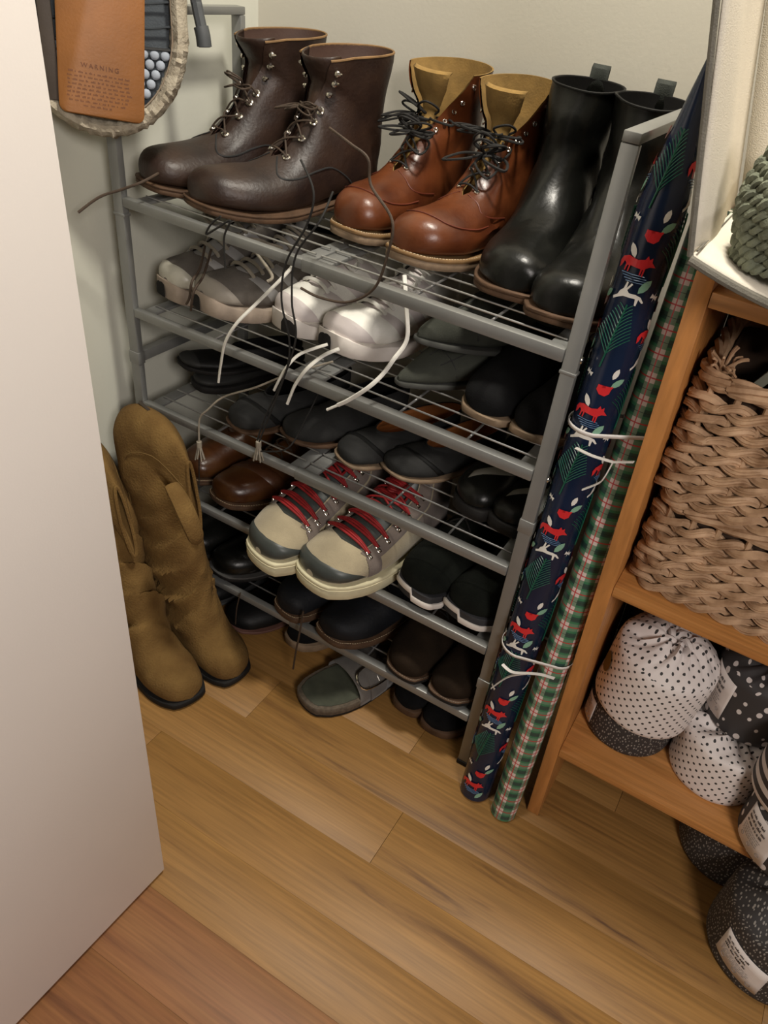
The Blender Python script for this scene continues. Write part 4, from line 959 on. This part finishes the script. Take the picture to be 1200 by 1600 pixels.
# ------------------------------------------------------------ woven baskets
def basket(label, x0, x1, y0, y1, z0, z1, flare, seed, handle=False, extra=None):
    cx, cy = (x0 + x1) / 2, (y0 + y1) / 2
    root = thing('woven_basket', label, 'basket', (cx, cy, z0)); rr = random.Random(seed); H = z1 - z0
    def path(z, rad, n=190):
        k = 1 + flare * z / H; hx, hy = (x1 - x0) / 2 * k, (y1 - y0) / 2 * k; cr = .035; out = []
        per_ = [(hx - cr, -hy, 0), (hx, -hy + cr, 1)]
        L1, L2, La = 2 * (hx - cr), 2 * (hy - cr), PI / 2 * cr; T = 2 * L1 + 2 * L2 + 4 * La
        for i in range(n):
            s_ = T * i / n
            segs = [(L1, 'l', (-hx + cr, -hy), (1, 0)), (La, 'a', (hx - cr, -hy + cr), -PI / 2), (L2, 'l', (hx, -hy + cr), (0, 1)), (La, 'a', (hx - cr, hy - cr), 0), (L1, 'l', (hx - cr, hy), (-1, 0)), (La, 'a', (-hx + cr, hy - cr), PI / 2), (L2, 'l', (-hx, hy - cr), (0, -1)), (La, 'a', (-hx + cr, -hy + cr), PI)]
            for ln_, ty, o_, dd in segs:
                if s_ <= ln_ + 1e-9:
                    if ty == 'l': p = Vector((o_[0] + dd[0] * s_, o_[1] + dd[1] * s_, 0)); nn = Vector((dd[1], -dd[0], 0))
                    else: a = dd + s_ / cr; nn = Vector((math.cos(a), math.sin(a), 0)); p = Vector((o_[0], o_[1], 0)) + nn * cr
                    break
                s_ -= ln_
            out.append((p + Vector((0, 0, z)), nn))
        return out
    # inner shell
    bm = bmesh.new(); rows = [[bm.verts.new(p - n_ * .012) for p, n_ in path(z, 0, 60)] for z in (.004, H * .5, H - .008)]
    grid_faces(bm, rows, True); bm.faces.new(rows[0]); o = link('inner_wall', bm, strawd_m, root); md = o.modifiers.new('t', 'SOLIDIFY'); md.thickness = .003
    # stakes
    NS = 36
    for k in range(NS):
        idx = int((k + .5) * 190 / NS); pts = []
        for j in range(5):
            p, n_ = path(.006 + (H - .016) * j / 4, 0)[idx]; pts.append(p + n_ * .001)
        bm = bmesh.new(); tube(bm, catmull(pts, 2), .0042, 6); link('stake', bm, straw_m, root)
    nrow = round((H - .022) / .0225); pitch = (H - .020) / nrow
    for i in range(nrow):
        z = .010 + pitch * i
        bm = bmesh.new(); pp = path(z, 0, 380)
        for q in (0, 1):
            pts = []
            for j, (p, n_) in enumerate(pp):
                ph = j / 380 * NS * PI + q * PI + (i % 2) * PI * .5
                jit = noise.noise(Vector((j * .11, i * 3.1 + seed, q * 9)))
                pts.append(p + n_ * (.0062 * math.cos(ph) + .003 + .002 * jit) + Vector((0, 0, .0062 * math.sin(ph) + .003 * noise.noise(Vector((j * .07, i + 5, q + seed))))))
            tube(bm, pts, lambda t, q=q, i=i: .0060 + .0016 * noise.noise(Vector((t * 60, i, q))), 6, True, flat=1.0)
            # thin fibres riding on each strand
            for w_ in range(2):
                o2 = w_ * 2.4 + 1
                tube(bm, [p + Vector((0, 0, .0042 * math.sin(j * .09 + o2))) + pp[j][1] * .0046 for j, p in enumerate(pts)], .0016, 4, True)
        link('woven_row', bm, straw_m, root)
    bm = bmesh.new(); pp = path(H - .004, 0, 300)
    for q in range(4):
        tube(bm, [p + n_ * (.007 * math.cos(j * .16 + q * PI / 2)) + Vector((0, 0, .007 * math.sin(j * .16 + q * PI / 2) + .002 * noise.noise(Vector((j * .1, q, seed))))) for j, (p, n_) in enumerate(pp)], .0054, 6, True)
    link('rim', bm, straw_m, root)
    if extra: extra(root, path, H)
    return root
BXI = .182
def knots(root, path, H):
    bm = bmesh.new(); rr = random.Random(3); pp = path(H, 0); c = min((p for p, n_ in pp), key=lambda q: q.x + q.y)
    for k in range(16):
        a = rr.uniform(0, 2 * PI); d = Vector((math.cos(a) * .022, math.sin(a) * .022, rr.uniform(.004, .03)))
        tube(bm, catmull([c + Vector((rr.uniform(-.01, .03), .01, -.004)), c + d * .6 + Vector((.008, .01, .004)), c + d * 1.0 + Vector((.01, .01, 0))], 4), .0018, 5)
    link('straw_ends', bm, straw_m, root)['kind'] = 'stuff'
    # hoop handle at the back
    bm = bmesh.new()
    for q in range(3): tube(bm, catmull([(-.14 + q * .004, .04, H - .01), (-.135, .045 + q * .004, H + .035), (-.10, .05, H + .060), (-.075 - q * .004, .055, H + .03), (-.07, .06, H - .02)], 8), .0065, 7)
    link('handle', bm, strawd_m, root, )
basket('lower woven hyacinth basket resting on the pine shelf', .170, .60, .010, .255, .589, .742, .0, 1)
basket('upper woven hyacinth basket stacked in the lower one', .160, .60, .006, .262, .748, .925, .0, 4, extra=knots)
# dark cloth in the upper basket
bm = bmesh.new(); rows = []
for i in range(18):
    rows.append([bm.verts.new((.24 + .30 * i / 17, .04 + .18 * j / 11, .905 + .020 * noise.noise(Vector((i * .4, j * .5, 2))) - .0015 * abs(i - 9))) for j in range(12)])
grid_faces(bm, rows); o = tag(link('dark_cloth', bm, mat('black_cloth', (.008, .008, .009), .95)), 'black cloth heaped inside the upper woven basket', 'cloth'); md = o.modifiers.new('t', 'SOLIDIFY'); md.thickness = .01
t_ = thing('folded_strap', 'grey-green folded strap sticking out of the upper woven basket', 'strap', (.215, .06, .90))
bm = bmesh.new(); box(bm, (-.006, -.003, -.01), (.006, .002, .045), .001, Matrix.Rotation(.5, 4, 'Y')); box(bm, (.016, -.003, -.01), (.028, .002, .035), .001, Matrix.Rotation(.4, 4, 'Y')); link('webbing', bm, mat('sage_webbing', (.16, .16, .12), .9), t_)

# ------------------------------------------------------------ paper-wrapped rolls
def pat(name, kind, bg, fg):
    m, nt, p = node_mat(name)
    uvn = N(nt, 'ShaderNodeUVMap'); uvn.uv_map = 'uv'
    if kind == 'dots':
        mp = N(nt, 'ShaderNodeMapping'); mp.inputs['Rotation'].default_value = (0, 0, PI / 4); mp.inputs['Scale'].default_value = (1 / .0125,) * 3; nt.links.new(uvn.outputs[0], mp.inputs[0])
        fr = N(nt, 'ShaderNodeVectorMath', operation='FRACTION'); nt.links.new(mp.outputs[0], fr.inputs[0])
        ds = N(nt, 'ShaderNodeVectorMath', operation='DISTANCE'); ds.inputs[1].default_value = (.5, .5, 0)
        sp = N(nt, 'ShaderNodeSeparateXYZ'); nt.links.new(fr.outputs[0], sp.inputs[0]); cb = N(nt, 'ShaderNodeCombineXYZ'); nt.links.new(sp.outputs[0], cb.inputs[0]); nt.links.new(sp.outputs[1], cb.inputs[1])
        nt.links.new(cb.outputs[0], ds.inputs[0]); lt = N(nt, 'ShaderNodeMath', operation='LESS_THAN'); lt.inputs[1].default_value = .185; nt.links.new(ds.outputs['Value'], lt.inputs[0]); fac = lt.outputs[0]
    elif kind == 'stripes':
        sp = N(nt, 'ShaderNodeSeparateXYZ'); nt.links.new(uvn.outputs[0], sp.inputs[0]); d = N(nt, 'ShaderNodeMath', operation='MULTIPLY_ADD'); d.inputs[1].default_value = 1 / .024; d.inputs[2].default_value = 40; nt.links.new(sp.outputs[1], d.inputs[0])
        f = N(nt, 'ShaderNodeMath', operation='FRACT'); nt.links.new(d.outputs[0], f.inputs[0]); lt = N(nt, 'ShaderNodeMath', operation='LESS_THAN'); lt.inputs[1].default_value = .5; nt.links.new(f.outputs[0], lt.inputs[0]); fac = lt.outputs[0]
    else:
        sc, th = (190, .22) if kind == 'speckle' else (46, .22)
        mp = N(nt, 'ShaderNodeMapping'); mp.inputs['Scale'].default_value = (1, .55, 1) if kind == 'speckle' else (1, .8, 1); mp.inputs['Rotation'].default_value = (0, 0, .3); nt.links.new(uvn.outputs[0], mp.inputs[0])
        v = N(nt, 'ShaderNodeTexVoronoi'); v.voronoi_dimensions = '2D'; v.inputs['Scale'].default_value = sc; v.inputs['Randomness'].default_value = .8 if kind == 'speckle' else .75; nt.links.new(mp.outputs[0], v.inputs['Vector'])
        mu = N(nt, 'ShaderNodeMapRange'); mu.inputs[3].default_value = .06 if kind != 'speckle' else .14; mu.inputs[4].default_value = th + .04
        sp = N(nt, 'ShaderNodeSeparateColor'); nt.links.new(v.outputs['Color'], sp.inputs[0]); nt.links.new(sp.outputs[0], mu.inputs[0])
        lt = N(nt, 'ShaderNodeMath', operation='LESS_THAN'); nt.links.new(v.outputs['Distance'], lt.inputs[0]); nt.links.new(mu.outputs[0], lt.inputs[1]); fac = lt.outputs[0]
    mx = N(nt, 'ShaderNodeMix', data_type='RGBA'); mx.inputs[6].default_value = rgb(bg); mx.inputs[7].default_value = rgb(fg); nt.links.new(fac, mx.inputs[0]); nt.links.new(mx.outputs[2], p.inputs['Base Color'])
    p.inputs['Roughness'].default_value = .65; return m
dots_m = pat('white_paper_black_dots', 'dots', (.78, .72, .69), (.03, .028, .028))
speck_m = pat('charcoal_paper_speckles', 'speckle', (.035, .032, .032), (.30, .28, .25))
drops_m = pat('charcoal_paper_white_spots', 'drops', (.038, .035, .035), (.68, .63, .60))
strip_m = pat('striped_paper', 'stripes', (.035, .032, .032), (.66, .61, .58))
gold_m = mat('bronze_sticker', (.16, .11, .03), .45, .1)
def pack(label, c, r, h, m, rot=0, seed=1, tilt=(0, 0), twist=True, dome=.022, lab=None, sticker=None, cat='paper roll'):
    root = thing('wrapped_paper_roll', label, cat, c, rot); root.rotation_euler = (tilt[0], tilt[1], rot)
    bm = bmesh.new(); uvl = bm.loops.layers.uv.new('uv'); NA = 72; rows = []; uvs = {}
    prof = [(.55, .003), (.93, .0), (.985, .004), (1.0, .012), (1.0, h * .35), (1.0, h * .65), (1.0, h * .86), (.985, h * .94), (.95, h * .99)]
    n0 = len(prof)
    for t in range(1, 12):
        q = t / 11; prof.append((.95 - .87 * q, h + dome * math.sin(min(1, q * 1.35) * PI / 2) - (.55 * dome + .012) * max(0, (q - .70) / .30) ** 2))
    for j, (rf, z) in enumerate(prof):
        row = []; top = max(0, (j - n0 + 2) / 12) if j >= n0 - 2 else 0
        for k in range(NA):
            a = 2 * PI * k / NA
            fold = noise.noise(Vector((math.cos(a) * 2.4, math.sin(a) * 2.4, seed + top * 1.2))) + .6 * noise.noise(Vector((math.cos(a) * 7, math.sin(a) * 7, seed + 3 + top)))
            rad = r * rf * (1 + .012 * noise.noise(Vector((math.cos(a) * 2, math.sin(a) * 2, z * 12 + seed))) + .05 * fold * top)
            zz = z + (.016 * fold * min(1, top * 2.2) * (1.0 if top < .9 else .6) if top > 0 else 0) + (.003 * noise.noise(Vector((a * 3, 1, seed))) if 6 <= j < n0 else 0)
            a2 = a + top * .55 * (1 if top > 0 else 0)
            v = bm.verts.new((rad * math.cos(a2), rad * math.sin(a2), zz)); uvs[v] = (a, r, zz, top > 0, v.co.copy()); row.append((v, a))
        rows.append(row)
    for j in range(len(rows) - 1):
        for k in range(NA):
            a, b = rows[j], rows[j + 1]; q = [a[k][0], a[(k + 1) % NA][0], b[(k + 1) % NA][0], b[k][0]]
            f = bm.faces.new(q); side = j < n0 - 1
            for l in f.loops:
                an, r_, zz, tp, co = uvs[l.vert]
                if k == NA - 1 and an < .01: an = 2 * PI
                if side and prof[j][1] >= 0 and j >= 1: l[uvl].uv = (an * r, zz)
                else: l[uvl].uv = (co.x, co.y)
    bm.faces.new([v for v, a in rows[0]])
    cap = [v for v, a in rows[-1]]; bm.faces.new(cap[::-1])
    link('paper_wrap', bm, m, root, True, 75)
    if twist:       # the twisted end tucked into the core
        bm = bmesh.new(); hole = []
        for q in range(5):
            a0 = q * 2 * PI / 5 + seed
            tube(bm, catmull([(r * .30 * math.cos(a0), r * .30 * math.sin(a0), h + dome * .75), (r * .14 * math.cos(a0 + .6), r * .14 * math.sin(a0 + .6), h + dome * .95), (r * .05 * math.cos(a0 + 1.5), r * .05 * math.sin(a0 + 1.5), h + dome * .2)], 5), lambda t: r * .075 * (1.1 - .5 * t), 7)
        uvl = bm.loops.layers.uv.new('uv')
        for f in bm.faces:
            for l in f.loops: l[uvl].uv = (l.vert.co.x, l.vert.co.y)
        link('twisted_end', bm, m, root)
    if lab:
        a0, wd, z0, z1, skew = lab
        def sp(u, z, off): a = a0 + (u - .5) * wd / r; return Vector(((r + off) * math.cos(a), (r + off) * math.sin(a), z + skew * (u - .5)))
        bm = bmesh.new(); rws = [[bm.verts.new(sp(i / 12, z0 + (z1 - z0) * j / 3, .0022 if 0 < i < 12 else .0018)) for i in range(13)] for j in range(4)]; grid_faces(bm, rws)
        o = link('paper_label', bm, card_w, root); md = o.modifiers.new('t', 'SOLIDIFY'); md.thickness = .0006
        rr = random.Random(seed); bm = bmesh.new(); bm2 = bmesh.new()
        for ln_ in range(3):
            zt = z1 - (z1 - z0) * (.14 + .13 * ln_); x = .10
            while x < .62:
                wl = rr.uniform(.05, .14); B_ = []
                n = 4
                for i in range(n):
                    xa = x + wl * i / n; xb = x + wl * (i + .72) / n; hgt = (z1 - z0) * .075 * rr.choice((.7, .7, 1.0))
                    bm.faces.new([bm.verts.new(sp(xa, zt - (z1 - z0) * .07, .0031)), bm.verts.new(sp(xb, zt - (z1 - z0) * .07, .0031)), bm.verts.new(sp(xb, zt - (z1 - z0) * .07 + hgt, .0031)), bm.verts.new(sp(xa, zt - (z1 - z0) * .07 + hgt, .0031))])
                x += wl + .03
        for ln_ in range(4):
            zt = z1 - (z1 - z0) * (.56 + .06 * ln_); x = .10
            while x < .7:
                wl = rr.uniform(.03, .08)
                bm2.faces.new([bm2.verts.new(sp(x, zt, .0031)), bm2.verts.new(sp(x + wl, zt, .0031)), bm2.verts.new(sp(x + wl, zt + (z1 - z0) * .02, .0031)), bm2.verts.new(sp(x, zt + (z1 - z0) * .02, .0031))]); x += wl + .02
        for (xx, zz) in ((.2, .17), (.5, .17), (.8, .17)):
            ctr = sp(xx, z0 + (z1 - z0) * zz, .0031); tube(bm2, [sp(xx + .05 * math.cos(t * PI / 6), z0 + (z1 - z0) * zz + .05 * wd * math.sin(t * PI / 6), .0029) for t in range(12)], .0004, 4, True)
        link('label_lettering', bm, print_k, o, False); link('label_small_print', bm2, print_g, o, False)
    if sticker:
        a0, z0, sr = sticker; bm = bmesh.new()
        vv = [bm.verts.new(Vector(((r + .0022) * math.cos(a0 + sr * math.cos(t * PI / 12) / r), (r + .0022) * math.sin(a0 + sr * math.cos(t * PI / 12) / r), z0 + sr * 1.25 * math.sin(t * PI / 12)))) for t in range(24)]
        bm.faces.new(vv); link('round_sticker', bm, gold_m, root, True)
    return root
bz = .2035
pack('charcoal speckled paper-wrapped roll under the white dotted one', (.250, .110, bz), .080, .075, speck_m, 0, 2, dome=.006, twist=False, lab=(math.radians(212), .035, .015, .068, .0))
pack('white black-dotted paper-wrapped roll with crumpled top, by the bookcase side', (.256, .098, bz + .084), .087, .135, dots_m, .5, 3, tilt=(.05, .06), dome=.030, sticker=(math.radians(203) - .5, .075, .016))
pack('white dotted paper-wrapped roll at the front under a charcoal one', (.412, .105, bz), .080, .105, dots_m, 0, 5, dome=.006, twist=False)
pack('charcoal paper-wrapped roll with white spots and label, above a dotted roll', (.420, .150, bz + .113), .078, .120, drops_m, .3, 6, dome=.02, lab=(math.radians(217) - .3, .058, .022, .105, -.004))
pack('charcoal white-spotted paper-wrapped roll with large label, at the right edge', (.552, .026, bz), .082, .098, drops_m, .2, 9, dome=.004, twist=False, lab=(math.radians(222) - .2, .066, .010, .090, .0))
pack('black and white striped paper-wrapped roll stacked at the right edge', (.527, .036, bz + .103), .076, .110, strip_m, 0, 8, dome=.02)
pack('charcoal spotted paper-wrapped roll at the back corner behind the white one', (.225, .230, bz), .046, .30, drops_m, 0, 12, dome=.01)
pack('charcoal speckled paper-wrapped roll on the floor, behind the labelled one', (.505, .125, .001), .090, .130, speck_m, 0, 11, dome=.03)
pack('charcoal speckled paper-wrapped roll on the floor with white label, front right', (.600, -.030, .001), .098, .135, speck_m, 0, 14, dome=.034, lab=(math.radians(243), .085, .025, .090, -.010))

# ------------------------------------------------------------ hanging canvas organiser
OY = -.12
c00 = at(1080, 400, y=OY); c01 = at(1122, 0, y=OY); c10 = at(1200, 466, y=OY)
og = thing('hanging_organiser', 'cream canvas hanging shelf organiser with grey binding at the top right', 'organiser', c00)
dx = (c01 - c00) / (c01.z - c00.z); OD = .26; OW = .34; OH = .46
def cell(name, fn, nu, nv, th=.003, m=canvas_m):
    bm = bmesh.new(); rows = [[bm.verts.new(fn(i / nu, j / nv)) for j in range(nv + 1)] for i in range(nu + 1)]; grid_faces(bm, rows)
    o = link(name, bm, m, og); md = o.modifiers.new('t', 'SOLIDIFY'); md.thickness = th; md.offset = 0; return o
def basep(x, y):
    sl = (c10 - c00); k = sl.z / sl.x
    return Vector((x, y, k * x * max(0, 1 - x / .30) - .008 * math.sin(min(1, x / .3) * PI) + .004 * math.sin(y * 9)))
cell('left_panel', lambda a, b: dx * (a * OH) + Vector((.006 * math.sin(b * 5 + a * 2), b * OD, .0)), 14, 12)
cell('right_panel', lambda a, b: Vector((OW, 0, 0)) + dx * (a * OH) + Vector((0, b * OD, 0)), 6, 6)
cell('base_panel', lambda a, b: basep(a * OW, b * OD), 20, 12, .006)
cell('back_panel', lambda a, b: Vector((a * OW, OD, 0)) + dx * (b * OH), 8, 8)
def bind(name, pts, r, fl=1.0):
    bm = bmesh.new(); tube(bm, catmull(pts, 6), r, 8, flat=fl); return link(name, bm, trim_m, og)
bind('edge_binding', [dx * (OH * k / 6) + Vector((-.001, -.001, 0)) for k in range(7)], .0032)
bind('edge_binding', [basep(OW * k / 8, 0) + Vector((0, -.002, -.003)) for k in range(9)], .0048)
bind('corner_seam', [(.004, .0 + OD * k / 4, .006) for k in range(5)], .0010)
# knitted bundle on its base
kt = thing('knitted_hat', 'chunky green-grey knitted hat lying in the canvas organiser', 'hat', at(1205, 430, y=.0) )
kc = at(1212, 400, z=c00.z + .012); kt.location = (kc.x + .012, kc.y + .03, c00.z - .004)
bm = bmesh.new(); bm_d = bmesh.new()
kr, kh = .062, .115
rows = []
for j in range(14):
    t = j / 13; rad = kr * (.93 - .1 * math.cos(t * PI * 2)) * (1 if t < .8 else math.sqrt(max(.02, 1 - ((t - .8) / .21) ** 2)))
    rows.append([bm_d.verts.new((rad * .95 * math.cos(k * PI / 14), rad * .95 * math.sin(k * PI / 14), kh * t)) for k in range(28)])
grid_faces(bm_d, rows, True); bm_d.faces.new(rows[-1]); bm_d.faces.new(rows[0]); link('knit_body', bm_d, knitd_m, kt)
for j in range(10):
    t = (j + .5) / 10; rad = kr * (.93 - .1 * math.cos(t * PI * 2)) * (1 if t < .8 else math.sqrt(max(.02, 1 - ((t - .8) / .21) ** 2))); n = 150
    for q in (0, 1):
        tube(bm, [((rad + .0022 * math.cos(k * 2 * PI * 16 / n + q * PI)) * math.cos(2 * PI * k / n), (rad + .0022 * math.cos(k * 2 * PI * 16 / n + q * PI)) * math.sin(2 * PI * k / n), kh * t + .0042 * math.sin(k * 2 * PI * 16 / n + q * PI)) for k in range(n)], lambda t_, j=j: .0046 + .001 * math.sin(t_ * 60 + j), 6, True)
o = link('knit_stitches', bm, knitg_m, kt); o['kind'] = 'stuff'

# ------------------------------------------------------------ hanging snow-shoe-like bag at the top left
hc = at(150, 27, x=-.785); hcam = CAM - hc; hcam.z = 0
hb = thing('hanging_bag', 'rounded fleece-trimmed bag with tan leather tab, hanging at the top left', 'bag', hc, math.atan2(hcam.y, hcam.x) + PI / 2)
hb.rotation_euler = (R_(-8), R_(1), hb.rotation_euler.z)
RXh, RZh = .112, .135
def el(t, k=1.0, y=0.0): return Vector((RXh * k * math.cos(t), y, -.005 + (RZh * k * math.sin(t) if math.sin(t) < 0 else .44 * k * math.sin(t))))  # upper part above the frame stretched tall to shade the left wall
bm = bmesh.new(); n = 150; rings = []
for i in range(n):
    t = 2 * PI * i / n; c = el(t, 1.0, 0); row = []
    for k in range(10):
        a = 2 * PI * k / 10; nn = .0040 * noise.noise(Vector((i * .9, k * 1.3, 2))) + .002 * noise.noise(Vector((i * 2.3, k * 2.7, 5))); rd = .0125 + nn
        d = Vector((math.cos(t), 0, math.sin(t))); row.append(bm.verts.new(c + d * rd * math.cos(a) + Vector((0, 1, 0)) * rd * 1.5 * math.sin(a)))
    rings.append(row)
grid_faces(bm, rings + [rings[0]], True); link('fleece_trim', bm, fuzz_m, hb)
bm = bmesh.new(); tube(bm, [el(2 * PI * i / 60, .905, -.010) for i in range(60)], .0014, 5, True); link('inner_piping', bm, stitchd_m, hb)
bm = bmesh.new(); rings = [[bm.verts.new(el(2 * PI * i / 48, k, .010 * k * k - .002)) for i in range(48)] for k in (1.0, .7, .4, .1)]; grid_faces(bm, rings, True); bm.faces.new(rings[-1]); link('fabric_panel', bm, slate_m, hb)
rr = random.Random(6)
for i in range(-9, 10):
    for j in range(0, 9):
        x = i * .0150 + (j % 2) * .0075; z = -.115 + j * .0128
        if (x / (RXh * .88)) ** 2 + (z / (RZh * .88)) ** 2 > 1 or z > -.038: continue
        bm = bmesh.new(); bmesh.ops.create_icosphere(bm, subdivisions=2, radius=.0068, matrix=Matrix.Translation((x, -.004, z)) @ Matrix.Diagonal((1, .5, 1.0, 1)))
        link('quilted_bead', bm, meshw_m, hb)
bm = bmesh.new(); tube(bm, [el(t, .86, -.003) + Vector((0, 0, 0)) for t in (PI + .28, PI + .28)], .001, 4) if False else tube(bm, [(-.098, -.005, -.030), (0, -.006, -.033), (.098, -.005, -.030)], .0022, 6); link('panel_seam', bm, dark_m, hb)
for z in (.0, .03, .06): 
    bm = bmesh.new(); tube(bm, [(-.103, -.005, z), (-.07, -.007, z - .006), (.07, -.007, z - .006), (.103, -.005, z)], .0016, 6); link('quilt_seam', bm, mat('slate_seam', (.03, .036, .042), .8), hb)
bm = bmesh.new(); box(bm, (-.074, -.020, -.108), (-.056, -.012, .28), .002); link('side_strap', bm, plumm, hb)
# leather tab with stamped text
bm = bmesh.new(); mt = Matrix.Rotation(R_(4.5), 4, 'Y')
w2, zt, zb_, cr = .057, .30, -.125, .011; out = []
for (cx_, cz_, a0) in ((w2 - cr, zb_ + cr, -PI / 2), (w2 - cr, zt - cr, 0), (-w2 + cr, zt - cr, PI / 2), (-w2 + cr, zb_ + cr, PI)):
    for k in range(5): a = a0 + PI / 2 * k / 4; out.append((cx_ + .006 + cr * math.cos(a), cz_ + cr * math.sin(a)))
f0 = [bm.verts.new((x, -.026, z)) for x, z in out]; f1 = [bm.verts.new((x * 1.0, -.0205, z)) for x, z in out]; f00 = [bm.verts.new((x * .96, -.0272, z * 1.0 + (.0015 if z < 0 else -.0015))) for x, z in out]
grid_faces(bm, [f00, f0, f1], True); bm.faces.new(f00); bm.faces.new(f1[::-1])
bmesh.ops.transform(bm, matrix=mt, verts=bm.verts[:]); lt_ = link('leather_tab', bm, leatag, hb, True, 30)
bm = bmesh.new(); rr = random.Random(5)
def stampquad(x0, x1, z0, z1):
    vv = [bm.verts.new(mt @ Vector((x, -.0275, z))) for x, z in ((x0, z0), (x1, z0), (x1, z1), (x0, z1))]; bm.faces.new(vv)
for ln_ in range(9):
    z = -.072 - ln_ * .0052; half = .040 if ln_ < 7 else (.038 if ln_ == 7 else .020); x = -half + rr.uniform(0, .004)
    while x < half:
        w_ = rr.uniform(.003, .008)
        for q in range(int(w_ / .0016)): stampquad(x + q * .0016, x + q * .0016 + .0011, z, z + rr.choice((.0018, .0018, .0026)))
        x += w_ + .0016
link('stamped_small_print', bm, stampm, lt_, False)
fc = bpy.data.curves.new('t', 'FONT'); fc.body = 'WARNING'; fc.size = .0085; fc.align_x = 'CENTER'; fc.space_character = 1.35; fc.extrude = .0003
tmp = bpy.data.objects.new('t', fc); me = bpy.data.meshes.new_from_object(tmp); bpy.data.objects.remove(tmp)
me.transform(mt @ Matrix.Translation((.004, -.0275, -.064)) @ Matrix.Rotation(PI / 2, 4, 'X')); me.materials.append(stampm)
o = bpy.data.objects.new('stamped_heading', me); SC.collection.objects.link(o); o.parent = lt_
# strap / hook end hanging beside it
hk = thing('hanging_strap', 'grey rubber-tipped cord hanging from above in front of the rack frame', 'cord', at(300, 0, y=.15))
bm = bmesh.new(); q0 = hk.location
tube(bm, catmull([(-.01, 0, .25), at(303, -30, y=.15) - q0, at(308, 10, y=.15) - q0, at(316, 48, y=.15) - q0], 6), .0085, 8); link('cord', bm, hook_m, hk)
bm = bmesh.new(); tube(bm, catmull([at(314, 42, y=.15) - q0, at(317, 55, y=.15) - q0, at(319, 70, y=.15) - q0, at(319.5, 74, y=.15) - q0], 4), lambda t: .0115 if t < .85 else .009, 10); link('end_cap', bm, hook_m, hk)
bpy.context.view_layer.update()
